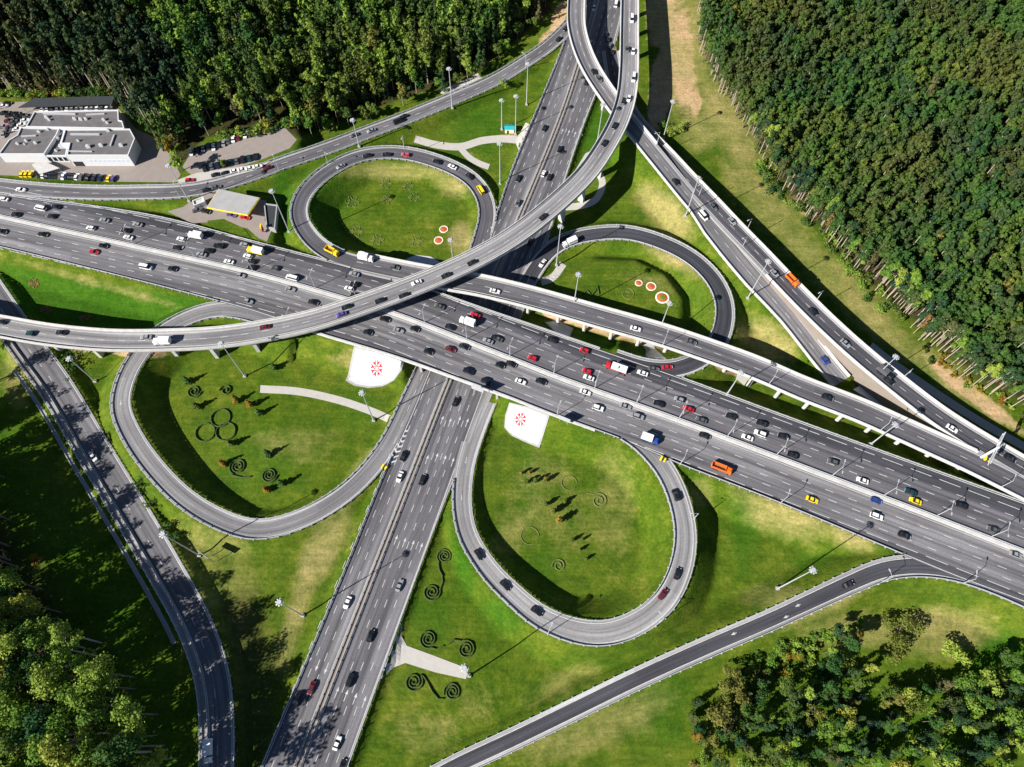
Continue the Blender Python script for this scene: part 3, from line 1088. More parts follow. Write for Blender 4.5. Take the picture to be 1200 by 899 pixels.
# ------------------------------------------------------------------ draped surfaces (paths, pads, yards)
def drape(poly, m, name, off=.1, cell=1.5, label=None, cat=None, kind=None, flat=None, parent=None, thick=0.0):
    w = [G(x, y) if flat is None else W(x, y, flat) for x, y in poly]
    P2 = [Vector((p[0], p[1])) for p in w]
    a = sum(P2[i - 1].x * P2[i].y - P2[i].x * P2[i - 1].y for i in range(len(P2)))
    if a < 0:
        P2 = P2[::-1]
    dense = []
    for i in range(len(P2)):
        p, q_ = P2[i], P2[(i + 1) % len(P2)]
        n = max(1, int((q_ - p).length / cell))
        dense += [p + (q_ - p) * (j / n) for j in range(n)]
    nE = len(dense)
    x0, x1 = min(p.x for p in dense), max(p.x for p in dense)
    y0, y1 = min(p.y for p in dense), max(p.y for p in dense)
    X, Y = np.meshgrid(np.arange(x0, x1, cell), np.arange(y0, y1, cell))
    d = poly_dist([(p.x, p.y) for p in dense], X, Y)
    pts = dense + [Vector((float(x), float(y))) for x, y in zip(X[d < -.5], Y[d < -.5])]
    vo, eo, fo, *_ = delaunay_2d_cdt(pts, [(i, (i + 1) % nE) for i in range(nE)], [list(range(nE))], 1, 1e-4)
    zf = (lambda x, y: gz(x, y) + off) if flat is None else (lambda x, y: flat + off)
    mb = MB()
    vs = [(v.x, v.y, zf(v.x, v.y)) for v in vo]
    mb.add(vs, [tuple(f) for f in fo], m, .7)
    if thick:
        rim = [(p.x, p.y) for p in dense]
        n = len(rim)
        vv = [(x, y, zf(x, y)) for x, y in rim] + [(x, y, zf(x, y) - thick) for x, y in rim]
        mb.add(vv, [(i, n + i, n + (i + 1) % n, (i + 1) % n) for i in range(n)], m)
    o = part(mb, name, parent) if parent else mb.build(name)
    if kind:
        tag(o, kind=kind)
    if label:
        tag(o, label, cat)
    return o


def strip_poly(pts, w):
    """px centreline -> px outline of a strip w px wide"""
    c = catmull([(x, y, 0) for x, y in pts], 4.0)[:, :2]
    t_ = np.gradient(c, axis=0)
    t_ /= np.linalg.norm(t_, axis=1)[:, None]
    n_ = np.stack([t_[:, 1], -t_[:, 0]], 1) * np.broadcast_to(w, len(c))[:, None] / 2
    return [tuple(p) for p in c + n_] + [tuple(p) for p in (c - n_)[::-1]]


drape(strip_poly([(486, 163), (512, 170), (540, 172), (565, 165), (590, 163), (612, 165)], 8.5), MPAVE, "path", kind="structure")
drape(strip_poly([(538, 172), (549, 184), (560, 191), (573, 196)], 7.0), MPAVE, "path", .13, kind="structure")
drape([(604, 166), (616, 144), (622, 147), (609, 182)], MPAVE, "path", .16, kind="structure")
drape(strip_poly([(305, 456), (350, 459), (400, 470), (440, 484), (462, 494)], 9), MPAVE, "path", kind="structure")
drape([(472, 729), (470, 745), (477, 757), (510, 769), (549, 784), (546, 796), (510, 788), (475, 777), (462, 782), (441, 802)], MPAVE, "path", kind="structure")
drape(strip_poly([(699, 198), (706, 215), (698, 234), (682, 241), (662, 243)], 8), MPAVE, "path", kind="structure")
drape(strip_poly([(634, 331), (648, 325), (660, 309)], 9), MPAVE, "path", kind="structure")
drape([(749, 398), (757, 410), (756, 420), (748, 427), (785, 429), (772, 413), (766, 402)], MPAVE, "path", kind="structure")
drape(strip_poly([(1020, 405), (1040, 421), (1100, 463), (1150, 495), (1215, 532)], 9), MPAVE, "path", kind="structure")
drape([(866, 434), (880, 440), (872, 452), (862, 444)], MPAVE, "path", kind="structure")
drape([(513, 107), (530, 100), (548, 92), (560, 86), (566, 91), (545, 104), (528, 112)], MPAVE, "lay_by", .12, kind="structure")
drape([(686, 180), (694, 176), (682, 205), (668, 222), (662, 218)], MPAVE, "path", .1, kind="structure")
drape([(-60, 120), (132, 119), (160, 152), (190, 165), (212, 205), (206, 214), (120, 213), (60, 208), (-60, 203)], MPAVE2, "yard", .12, flat=5.7, cell=6, kind="structure")
drape([(222, 182), (262, 168), (300, 153), (334, 150), (348, 164), (340, 174), (300, 190), (258, 204), (225, 206), (214, 196)], MPAVE2, "car_park", .14, flat=5.7, cell=6, kind="structure")
drape([(206, 212), (230, 203), (300, 193), (318, 189), (300, 199.5), (247, 213.5), (215, 219)], MPAVE, "lay_by", .17, flat=5.7, cell=6, kind="structure")
drape([(196, 248), (214, 243), (240, 226), (312, 235), (320, 266), (313, 283), (304, 280), (290, 268), (255, 260), (225, 262)], MPAVE2, "forecourt", .12, flat=6.8, cell=6, kind="structure")
drape([(243, 259), (262, 257), (286, 268), (294, 279), (270, 273), (245, 264)], MG, "grass_island", .2, flat=6.8, cell=5, kind="structure")


def pad(poly, label, mark=None, inner=None, dot=()):
    c = G(*np.mean(poly, 0))
    t = empty("slope_pad", c)
    tag(t, label, "paved slope")
    drape(poly, MCONC2, "kerb", .28, parent=t, thick=.6)
    cc = np.mean(poly, 0)
    ins = [tuple(cc + (np.array(p) - cc) * (.90 if inner is None else inner)) for p in poly]
    drape(ins, MWHITE, "white_slab", .42, parent=t, thick=.2)
    if mark:
        x0, y0, rx = mark
        c = G(x0, y0)
        mb = MB()

        def put(pts):
            vs = [(c[0] + a, c[1] + b, gz(c[0] + a, c[1] + b) + .52) for a, b in pts]
            n = len(vs)
            low = [(x, y, z - .06) for x, y, z in vs]
            mb.add(vs + low, [tuple(range(n))] + [(i, n + i, n + (i + 1) % n, (i + 1) % n) for i in range(n)], MRED)
        for k in range(8):
            a = k * math.pi / 4 + .39
            u, v = np.array([math.cos(a), math.sin(a)]), np.array([-math.sin(a), math.cos(a)])
            R_ = rx
            put([tuple(u * R_ * .40 - v * R_ * .05), tuple(u * R_ * .95 - v * R_ * .27), tuple(u * R_ * .78), tuple(u * R_ * .95 + v * R_ * .27), tuple(u * R_ * .40 + v * R_ * .05)])
            a2 = a + math.pi / 8
            u, v = np.array([math.cos(a2), math.sin(a2)]), np.array([-math.sin(a2), math.cos(a2)])
            put([tuple(u * R_ * .16), tuple(u * R_ * .30 - v * R_ * .09), tuple(u * R_ * .44), tuple(u * R_ * .30 + v * R_ * .09)])
        part(mb, "red_emblem", t)


pad([(415, 406), (440, 411), (474, 423), (471, 434), (462, 446), (448, 453), (432, 455), (415, 452), (405, 446)], "white paved slope with a red rosette left of the street-level road", (441.5, 432.5, 2.9))
pad([(597, 472), (622, 478), (644, 487), (640, 500), (632, 525), (615, 518), (600, 511), (591, 501), (592, 487)], "white paved slope with a red rosette right of the street-level road", (610, 492, 2.5))
pad([(638, 378), (652, 374), (672, 385), (667, 398), (652, 392)], "small white paved slope between the main highway and the elevated road")
pad([(473, 305), (487, 299), (505, 301), (520, 310), (500, 312), (480, 310)], "grey paved slope in the shade behind the curved flyover")
tag(drape([(999, 457), (1018, 447), (1045, 480), (1030, 476)], MWHITE, "slope_pad", .6, thick=.5), "white triangular slab between the elevated road and the ramp", "paved slope")

# ------------------------------------------------------------------ trees


def quads_from(cent, nrm, size, seed):
    """one leaf-clump quad (a bent diamond) per centre"""
    g = np.random.default_rng(seed)
    n = len(cent)
    nr = nrm + g.normal(0, .55, (n, 3))
    nr /= np.linalg.norm(nr, axis=1)[:, None]
    a = np.cross(nr, g.normal(0, 1, (n, 3)))
    a /= np.linalg.norm(a, axis=1)[:, None]
    b = np.cross(nr, a)
    s = (size * g.uniform(.55, 1.25, n))[:, None]
    V = np.stack([cent - a * s, cent - b * s * .7, cent + a * s, cent + b * s * .7], 1).reshape(-1, 3)
    return V, np.arange(4 * n).reshape(n, 4)


def crown(kind, seed, n, size, H):
    g = np.random.default_rng(seed)
    if kind == 'round':
        lobes = [((g.normal(0, .13) * H, g.normal(0, .13) * H, g.uniform(.42, .86) * H), g.uniform(.10, .17) * H) for _ in range(9)]
    elif kind == 'tall':
        lobes = []
        for k in range(10):
            z = .46 + .5 * k / 9
            w = .11 * (1 - abs(z - .68) * 1.6)
            lobes.append(((g.normal(0, .05) * H, g.normal(0, .05) * H, z * H), max(.04, w * g.uniform(.7, 1.15)) * H))
    elif kind == 'pine':
        lobes = []
        for k in range(9):
            z = .60 + .37 * k / 8
            a = g.uniform(0, 6.28)
            d = .085 * H * (1.12 - z) * 2.4
            lobes.append(((math.cos(a) * d, math.sin(a) * d, z * H), g.uniform(.05, .082) * H))
    elif kind == 'spruce':
        lobes = []
        for k in range(12):
            z = .12 + .84 * k / 11
            a = g.uniform(0, 6.28)
            d = .09 * H * (1 - z)
            lobes.append(((math.cos(a) * d, math.sin(a) * d, z * H), (.02 + .14 * (1 - z)) * H))
    elif kind == 'thuja':
        lobes = [((0, 0, (.1 + .085 * k) * H), (.115 * math.sin(.45 + 2.5 * k / 10) + .02) * H) for k in range(11)]
    elif kind == 'wood':    # forest-grown broadleaf: a narrow head on a long stem
        lobes = []
        for k in range(11):
            z = .60 + .37 * k / 10
            w = .118 * (1 - abs(z - .78) * 2.5)
            lobes.append(((g.normal(0, .055) * H, g.normal(0, .055) * H, z * H), max(.035, w * g.uniform(.6, 1.1)) * H))
    else:   # bush
        lobes = [((g.normal(0, .30) * H, g.normal(0, .30) * H, g.uniform(.25, .66) * H), g.uniform(.24, .42) * H) for _ in range(8)]
    r3 = np.array([l[1] ** 2 for l in lobes])
    pick = g.choice(len(lobes), n, p=r3 / r3.sum())
    d = g.normal(0, 1, (n, 3))
    d /= np.linalg.norm(d, axis=1)[:, None]
    d[:, 2] = np.where((d[:, 2] < -.35) & (g.random(n) < .6), -d[:, 2], d[:, 2])
    c = np.array([l[0] for l in lobes])[pick]
    r_ = np.array([l[1] for l in lobes])[pick] * (g.uniform(.45, 1.08, n))
    cen = c + d * r_[:, None] * np.array([1, 1, .9])
    return quads_from(cen, d + np.array([0, 0, .35]), size, seed + 1)


def trunk(mb, kind, seed, H, m):
    g = np.random.default_rng(seed + 5)
    top = {'wood': .9, 'round': .6, 'tall': .9, 'pine': .92, 'spruce': .8, 'thuja': .5, 'bush': .35}[kind]
    r0 = {'wood': .010, 'round': .020, 'tall': .010, 'pine': .011, 'spruce': .011, 'thuja': .012, 'bush': .03}[kind] * H
    b = (g.normal(0, .008) * H, g.normal(0, .008) * H, H * top * .55)
    e = (b[0] + g.normal(0, .012) * H, b[1] + g.normal(0, .012) * H, H * top)
    mb.tube((0, 0, -.6), b, r0, r0 * .75, m, 6)
    mb.tube(b, e, r0 * .75, r0 * .3, m, 6)
    for k in range({'wood': 4, 'round': 5, 'tall': 3, 'pine': 4, 'spruce': 2, 'thuja': 1, 'bush': 3}[kind]):
        f = g.uniform(.5, .95)
        z = H * top * (.55 + .45 * (f - .5) / .5) if kind != 'round' else H * g.uniform(.28, .55)
        a = g.uniform(0, 6.28)
        L = H * {'wood': .09, 'round': .2, 'tall': .08, 'pine': .09, 'spruce': .06, 'thuja': .03, 'bush': .3}[kind]
        mb.tube((b[0] * z / b[2] if z < b[2] else b[0], b[1] * z / b[2] if z < b[2] else b[1], z), (math.cos(a) * L, math.sin(a) * L, z + L * .75), r0 * .45, r0 * .14, m, 5)


LM = {'green': leaf_mat("leaves_green", GREEN_STOPS), 'olive': leaf_mat("leaves_olive", OLIVE_STOPS), 'pine': leaf_mat("needles_green", PINE_STOPS),
      'dark': leaf_mat("needles_dark", DARK_STOPS), 'gold': leaf_mat("leaves_gold", GOLD_STOPS), 'conifer': leaf_mat("needles_slim", [(0, (.08, .13, .02)), (.7, (.13, .17, .025)), (1, (.24, .18, .03))])}
LMA = {k: leaf_mat("forest_" + k, s, True) for k, s in (('green', GREEN_STOPS), ('pine', PINE_STOPS), ('dark', DARK_STOPS), ('olive', OLIVE_STOPS))}
_tp = {}


def tree_meshes(kind, leaf, var, n, size, H, bark):
    key = (kind, leaf, var, n, H, bark.name)
    if key not in _tp:
        V, Q = crown(kind, 100 + var * 17 + hash(kind) % 1 + len(kind), n, size, H)
        cm = np_mesh("crown", V, Q, [LM[leaf]])
        mb = MB()
        trunk(mb, kind, var, H, bark)
        _tp[key] = (mb.mesh("trunk"), cm)
    return _tp[key]


def tree(name, p, kind, leaf, n, size, H, bark, label, cat="tree", group=None, var=None, sc=None):
    var = random.randrange(5) if var is None else var
    tm, cm = tree_meshes(kind, leaf, var, n, size, H, bark)
    t = empty(name, tuple(p), random.uniform(0, 6.28))
    s = random.uniform(.78, 1.18) if sc is None else sc
    t.scale = (s * random.uniform(.92, 1.1), s * random.uniform(.92, 1.1), s)
    tag(t, label, cat, group)
    link("trunk", tm, t)
    link("crown", cm, t)
    return t


def scatter(poly, sp, jit=.42, clear=3.0, z0=0.0):
    """jittered points in a px polygon, kept off the roads"""
    w = [tuple(W(x, y, z0)[:2]) for x, y in poly]
    X, Y = np.meshgrid(np.arange(min(p[0] for p in w), max(p[0] for p in w), sp), np.arange(min(p[1] for p in w), max(p[1] for p in w), sp * .87))
    X[1::2] += sp / 2
    X = X + rng.uniform(-jit, jit, X.shape) * sp
    Y = Y + rng.uniform(-jit, jit, Y.shape) * sp
    k = poly_dist(w, X, Y)
    m = k < 0
    out = []
    for x, y, d in zip(X[m], Y[m], -k[m]):
        ok = True
        for r in RD.values():
            i, lat, dd = r.near(x, y)
            if dd < max(r.hl[i], r.hr[i]) + clear:
                ok = False
                break
        if ok:
            out.append((float(x), float(y), gz(x, y), float(d)))
    return out


def forest(name, pts, kinds, label, group=None):
    """a far wood that reads as one mass: many trees in ONE mesh"""
    protos = {}
    Vs, Qs, mi, rn, off = [], [], [], [], 0
    mats = [MBARK, MBIRCH] + [LMA[k] for k in ('green', 'pine', 'dark', 'olive')]
    li = {'green': 2, 'pine': 3, 'dark': 4, 'olive': 5}
    for x, y, z, d in pts:
        kind, leaf, H, n, size, bk = kinds(x, y, d)
        key = (kind, n, rng.integers(4))
        if key not in protos:
            protos[key] = crown(kind, 300 + int(key[2]) * 31 + len(kind), n, size / H, 1.0)
        V, Q = protos[key]
        s = H * (rng.uniform(.62, 1.18) if rng.random() < .85 else rng.uniform(1.15, 1.4))
        a = rng.uniform(0, 6.28)
        c, sn = math.cos(a), math.sin(a)
        wv = rng.uniform(.78, 1.1)
        X = np.stack([(V[:, 0] * c - V[:, 1] * sn) * s * wv + x, (V[:, 0] * sn + V[:, 1] * c) * s * wv + y, V[:, 2] * s + z], 1)
        r_ = .011 * s
        h = .8 * s
        tv = np.array([(x + r_ * i, y + r_ * j, z - .5) for i, j in ((-1, -1), (1, -1), (1, 1), (-1, 1))] + [(x + r_ * .4 * i, y + r_ * .4 * j, z + h) for i, j in ((-1, -1), (1, -1), (1, 1), (-1, 1))])
        Vs += [X, tv]
        Qs += [Q + off, np.array([(0, 1, 5, 4), (1, 2, 6, 5), (2, 3, 7, 6), (3, 0, 4, 7)]) + off + len(X)]
        off += len(X) + 8
        rv = float(np.clip(rng.normal(.45 + .25 * math.sin(x * .042 + 1.7) * math.cos(y * .05), .13), 0, 1))
        mi += [np.full(len(Q), li[leaf]), np.full(4, bk)]
        rn += [np.full(len(Q) + 4, rv)]
    me = np_mesh(name, np.vstack(Vs), np.vstack(Qs), mats, np.concatenate(mi))
    at = me.attributes.new("rnd", 'FLOAT', 'FACE')
    at.data.foreach_set("value", np.concatenate(rn).astype(np.float32))
    o = link(name, me)
    tag(o, label, "forest", group, "stuff")


# right-hand wood: edge trees stand alone, the mass behind them is one object
RF = [(824, -70), (818, 0), (816, 50), (832, 90), (856, 125), (880, 165), (905, 212), (945, 255), (985, 308), (1042, 355), (1078, 398), (1125, 440), (1180, 476), (1290, 540), (1420, 300), (1380, -70)]
pts = scatter(RF, 3.0)


def edge_d(p, poly):
    w = [tuple(W(x, y, 0)[:2]) for x, y in poly]
    return min(float(poly_dist([a, b, a], np.array([[p[0]]]), np.array([[p[1]]]))[0, 0].__abs__()) for a, b in zip(w[:-1], w[1:]))


REDGE = [(880, 165), (905, 212), (945, 255), (985, 308), (1042, 355), (1078, 398), (1125, 440), (1180, 476), (1210, 492)]
fore, mass = [], []
for p in pts:
    (fore if edge_d(p, REDGE) < 6.0 else mass).append(p)


def rkinds(x, y, d):
    u = rng.random()
    if u < .62:
        return ('pine', 'pine' if rng.random() < .5 else 'green', 18, 210, .66, 1 if rng.random() < .5 else 0)
    return ('tall', 'green', 17, 220, .68, 0)


forest("forest", mass, rkinds, "dense mixed forest filling the right side beyond the grass strip")
random.shuffle(fore)
for p in fore[:100]:
    if p[0] > 165 or random.random() < .55:
        tree("pine_tree", p[:3], 'pine', random.choice(['pine', 'pine', 'green', 'olive']), 480, .48, 18, MBIRCH, "tall bare-trunked pine on the sunlit edge of the right forest", group="pines along the right forest edge")
    else:
        tree("broadleaf_tree", p[:3], 'tall', random.choice(['green', 'pine']), 480, .48, 16, MBARK, "slim green broadleaf tree among the pines on the right forest edge", group="broadleaf trees along the right forest edge")
# bright bushes in front of that edge
for k in range(30):
    f = k / 29
    x = np.interp(f, [0, .3, .6, 1], [882, 925, 975, 1050]) + random.uniform(-9, 7)
    y = np.interp(f, [0, .3, .6, 1], [180, 238, 292, 368]) + random.uniform(-6, 10)
    tree("bush", G(x, y), 'bush', 'green' if random.random() < .75 else 'olive', 200, .5, random.choice([3.5, 5.0]), MBARK, "bright green bush at the foot of the right forest edge", "bush", "bushes along the right forest edge")
for k in range(22):
    f = k / 21
    x = np.interp(f, [0, .4, 1], [1085, 1130, 1200]) + random.uniform(-10, 10)
    y = np.interp(f, [0, .4, 1], [408, 452, 494]) + random.uniform(-10, 6)
    tree("bush", G(x, y), 'bush', random.choice(['gold', 'olive', 'gold', 'green']), 130, .45, random.choice([1.6, 2.4]), MBARK, "low yellow and orange bush below the tallest bare trunks", "bush", "autumn bushes below the bare trunks")

# upper-left wood
LF = [(-90, 116), (0, 115), (60, 113), (134, 111), (152, 140), (178, 158), (206, 196), (228, 176), (258, 160), (300, 150), (335, 147), (352, 156), (400, 142), (450, 124), (500, 103), (556, 84), (596, 52), (640, 12), (648, -70), (-130, -70)]
pts = scatter(LF, 3.7, z0=4.0)
LEDGE = [(206, 196), (228, 176), (258, 160), (300, 150), (335, 147), (352, 156), (400, 142), (450, 124), (500, 103), (556, 84), (596, 52), (640, 12)]
fore, mass = [], []
for p in pts:
    (fore if edge_d(p, LEDGE) < 5.0 else mass).append(p)


def lkinds(x, y, d):
    if x < -185 + 20 * math.sin(y * .05):
        return ('pine', 'dark', 20, 220, .72, 1) if rng.random() < .75 else ('spruce', 'dark', 20, 230, .72, 0)
    u = rng.random()
    if u < .5:
        return ('tall', 'green' if rng.random() < .6 else 'olive', 19, 240, .68, 1 if rng.random() < .3 else 0)
    if u < .8:
        return ('spruce', 'green' if rng.random() < .4 else 'pine', 19, 250, .66, 0)
    return ('round', 'olive' if rng.random() < .4 else 'green', 14, 230, .75, 0)


forest("forest", mass, lkinds, "dark mixed forest behind the low flat-roofed building at upper left")
random.shuffle(fore)
for p in fore[:62]:
    u = random.random()
    if u < .5:
        tree("broadleaf_tree", p[:3], 'round', random.choice(['green', 'olive', 'green']), 330, .62, 9, MBARK, "rounded broadleaf tree on the front edge of the upper left forest", group="broadleaf trees fronting the upper left forest")
    elif u < .8:
        tree("birch_tree", p[:3], 'tall', random.choice(['green', 'olive']), 330, .6, 16, MBIRCH, "slim pale-trunked birch on the front edge of the upper left forest", group="birches fronting the upper left forest")
    else:
        tree("spruce_tree", p[:3], 'spruce', 'pine', 330, .6, 15, MBARK, "pointed spruce on the front edge of the upper left forest", group="spruces fronting the upper left forest")
for k in range(16):
    tree("bush", G(4 + k * 8.6 + random.uniform(-3, 3), 112.5 - k * .1 + random.uniform(-2.5, 1.5)), 'bush', random.choice(['olive', 'green', 'olive', 'gold']), 260, .5, random.choice([3.6, 5.2]), MBARK, "bushy growth at the forest foot behind the long dark canopy", "bush", "bushes behind the long canopy")
for k in range(12):
    tree("bush", G(262 + k * 8.2 + random.uniform(-3, 3), 161 - k * 1.2 + random.uniform(-3, 1)), 'bush', random.choice(['olive', 'green', 'green']), 260, .5, random.choice([3.6, 4.6]), MBARK, "bushy growth along the forest side of the car park", "bush", "bushes beside the car park")
tree("broadleaf_tree", G(214, 200), 'round', 'olive', 420, .6, 12, MBARK, "tall olive tree standing between the flat-roofed building and the car park", var=1, sc=1.1)
tree("broadleaf_tree", G(207, 190), 'tall', 'gold', 300, .6, 15, MBARK, "thin orange-leaved tree beside the flat-roofed building's yard", var=2, sc=1)
tree("broadleaf_tree", G(263, 196), 'round', 'green', 300, .5, 5, MBARK, "small round tree between the two rows of parked cars", var=2, sc=1)

# lower-left wood: tall trees whose long shadows cross the side road
BL = [(-190, 470), (-60, 520), (0, 628), (56, 690), (104, 738), (150, 786), (192, 836), (214, 884), (222, 975), (-190, 975)]
pts = scatter(BL, 6.0, .38, 5)


def seen(p, h):
    x, y = P(p[0], p[1], p[2] + h)
    return -8 < x < 1208 and -8 < y < 907


pts.sort(key=lambda p: p[0] ** 2 + p[1] ** 2)
vis = [p for p in pts if seen(p, 24)][:165]
for p in vis:
    u = random.random()
    if u < .66:
        tree("broadleaf_tree", p[:3], 'wood', 'olive' if random.random() < .82 else 'green', 1000, .44, 31, MBARK, "olive green broadleaf tree in the lower left wood", group="broadleaf trees of the lower left wood")
    else:
        tree("pine_tree", p[:3], 'pine', 'olive' if random.random() < .6 else 'green', 1000, .44, 31, MBIRCH, "tall pine with a tufted crown in the lower left wood", group="pines of the lower left wood")
rest = [p for p in pts if p not in vis]
rest += [(*G(x, y), 5.0) for x, y in ((-30, 395), (-45, 430), (-22, 455), (-50, 470), (-15, 500), (-35, 545), (-70, 520), (5, 560), (-20, 590), (12, 610))]
forest("forest", rest, lambda x, y, d: ('wood', 'olive', 30, 700, .52, 0), "shady wood along the left border below the curved flyover")
tree("broadleaf_tree", G(47, 658), 'round', 'gold', 420, .5, 8, MBARK, "small yellow tree standing alone in the deep shade left of the side road", sc=.8)

# lower-right thicket
BR = [(790, 980), (800, 858), (818, 815), (868, 778), (925, 748), (975, 737), (1000, 778), (1060, 800), (1100, 800), (1150, 792), (1290, 775), (1290, 980)]
pts = scatter(BR, 5.1, .44, 4)
pts.sort(key=lambda p: p[0] ** 2 + p[1] ** 2)
for p in [p for p in pts if seen(p, 6)][:270]:
    u = random.random()
    px_, py_ = P(p[0], p[1], p[2])
    if px_ < 960 and py_ < 790:
        tree("bush", p[:3], 'bush', random.choice(['gold', 'olive', 'olive']), 480, .34, random.choice([3, 4.5]), MBARK, "yellowing bush on the upper rim of the lower right thicket", "bush", "yellow bushes of the lower right thicket")
    elif u < .52:
        tree("broadleaf_tree", p[:3], random.choice(['round', 'wood']), random.choice(['green', 'green', 'pine', 'olive']), 900, .36, 12, MBARK, "green broadleaf tree in the lower right thicket", group="broadleaf trees of the lower right thicket")
    elif u < .8:
        tree("spruce_tree", p[:3], 'spruce', random.choice(['pine', 'dark']), 850, .33, 12, MBARK, "dark conical spruce in the lower right thicket", group="spruces of the lower right thicket")
    else:
        tree("bush", p[:3], 'bush', random.choice(['green', 'olive']), 520, .34, 4, MBARK, "low green bush in the lower right thicket", "bush", "green bushes of the lower right thicket")
tree("broadleaf_tree", G(1050, 742), 'bush', 'green', 1900, .42, 9, MBARK, "large wide-crowned tree standing apart on the grass, its shadow a dark wedge", sc=.95, var=3)
for k in range(18):
    bx = random.uniform(905, 1012)
    tree("bush", G(bx, 762 - (bx - 905) * .28 + random.uniform(-5, 12)), 'bush', random.choice(['gold', 'olive', 'olive', 'green']), 420, .34, random.choice([1.8, 2.6, 3.4]), MBARK, "tawny bush scattered on the grass above the lower right thicket", "bush", "tawny bushes above the lower right thicket")
tree("broadleaf_tree", G(1172, 775), 'round', 'green', 1100, .42, 11, MBARK, "dark green spreading tree at the right border of the thicket", sc=1.1, var=1)
tree("broadleaf_tree", G(1115, 770), 'bush', 'olive', 500, .5, 5, MBARK, "wide low tan bush in the clearing of the thicket", sc=1.2, var=1)
tree("broadleaf_tree", G(812, 862), 'tall', 'gold', 500, .42, 10, MBARK, "slim orange tree on the left rim of the lower right thicket", sc=1.0, var=1)

# slim conifers inside the lower right loop
TH = [(610, 556, 4), (620, 555, 3.4), (617, 566, 4.4), (627, 565, 5), (639, 564, 4.6), (639, 592, 4.6), (661, 589, 4), (647, 601, 6), (654, 612, 6.6), (670, 634, 3.6), (682, 633, 3), (679, 645, 3.2), (686, 656, 3.2)]
names = ["leftmost of the five slim conifers below the rosette slope", "second slim conifer of the five below the rosette slope", "slim conifer nearest the viewer among the five below the rosette slope", "orange-tinged slim conifer among the five below the rosette slope", "rightmost of the five slim conifers below the rosette slope",
         "leftmost conifer of the middle four with long shadows", "uppermost right conifer of the middle four with long shadows", "tall conifer in the centre of the middle four with long shadows", "lowest and tallest conifer of the middle four with long shadows",
         "leftmost conifer of the last four towards the loop's bottom", "rightmost conifer of the last four towards the loop's bottom", "third conifer of the last four towards the loop's bottom", "lowest conifer of the last four towards the loop's bottom"]
for (x, y, h), lab in zip(TH, names):
    t = tree("conifer", G(x, y), 'thuja', 'conifer', 220, .34, 5, MBARK, lab, "conifer", "slim conifers in the lower right loop", sc=h / 5)
    t.scale = (t.scale[0] * 1.4, t.scale[1] * 1.4, t.scale[2])
# round shrubs with shadows inside the lower left loop
SH = [(221, 448, 'dark green shrub just right of the loop road bend below the flyover'), (231, 478, 'dark shrub below the small ringed hedge'), (277, 470, 'reddish shrub above the three ring hedges'), (294, 476, 'shrub right of the reddish one near the paved path'),
      (272, 522, 'shrub below the three ring hedges'), (262, 545, 'reddish shrub left of the spiral hedge'), (304, 485, 'small shrub just under the end of the paved path'), (315, 533, 'shrub above the right spiral hedge'), (331, 568, 'rightmost shrub of the lower left loop'), (314, 576, 'yellow shrub below the right spiral hedge'), (322, 433, 'shrub near the upper edge of the lower left loop'), (93, 424, 'large dark shrub between side road and loop road under the flyover')]
for k, (x, y, lab) in enumerate(SH):
    t = tree("bush", G(x, y), 'bush' if k == 11 else 'spruce', 'gold' if ('reddish' in lab or 'yellow' in lab) else 'green', 260, .30, 4.6, MBARK, lab, "bush", "bushes in the lower left loop", sc=1.25)
    t.scale = (t.scale[0] * 1.55, t.scale[1] * 1.55, t.scale[2])
for x, y, lab in ((165, 568, "first small tree beside the side road below the drain"), (178, 592, "second small tree between side road and loop road"), (196, 617, "small tree just above the tall floodlight mast's foot"), (207, 628, "small tree left of the floodlight mast's foot")):
    tree("bush", G(x, y), 'bush', 'green', 160, .4, 3.6, MBARK, lab, "bush", sc=1)
for x, y, lab in ((785, 158, "scrubby bush at the foot of the mast beyond the curved flyover"), (800, 152, "brown bush on the bare strip beside the ramp"), (776, 148, "small bush next to the flyover's shadow"), (590, 100, "round bush on the bank between the wood and the slip road"), (548, 80, "yellowish small tree above the lay-by"), (575, 78, "green bush right of the yellowish small tree")):
    tree("bush", G(x, y), 'bush', 'olive', 180, .4, 4, MBARK, lab, "bush", sc=1)


# ------------------------------------------------------------------ clipped hedges and flower beds
def hedge(pts, label, rad=.29, m=None, hh=.75):
    """one continuous low hedge along world points"""
    mb = MB()
    c0 = pts[len(pts) // 2]
    base = (c0[0], c0[1], gz(*c0))
    rows = []
    n = len(pts)
    for i, (x, y) in enumerate(pts):
        a, b = pts[max(0, i - 1)], pts[min(n - 1, i + 1)]
        tx, ty = b[0] - a[0], b[1] - a[1]
        L = math.hypot(tx, ty) + 1e-9
        nx, ny = ty / L, -tx / L
        k = rad * random.uniform(.8, 1.2)
        h = hh * random.uniform(.8, 1.15)
        z = gz(x, y)
        for o, zz in ((-1, -.1), (-.9, h * .7), (0, h), (.9, h * .7), (1, -.1)):
            rows.append((x + nx * k * o - base[0], y + ny * k * o - base[1], z + zz - base[2]))
    mb.add(rows, [(i * 5 + k, i * 5 + 5 + k, i * 5 + 6 + k, i * 5 + 1 + k) for i in range(n - 1) for k in range(4)], m or MHEDGE)
    o = mb.build("clipped_hedge", loc=base)
    tag(o, label, "hedge", "ornamental clipped hedges")


def ring(c, r, a0=0, a1=360, n=36):
    return [(c[0] + r * math.cos(math.radians(a0 + (a1 - a0) * i / n)), c[1] + r * math.sin(math.radians(a0 + (a1 - a0) * i / n))) for i in range(n + 1)]


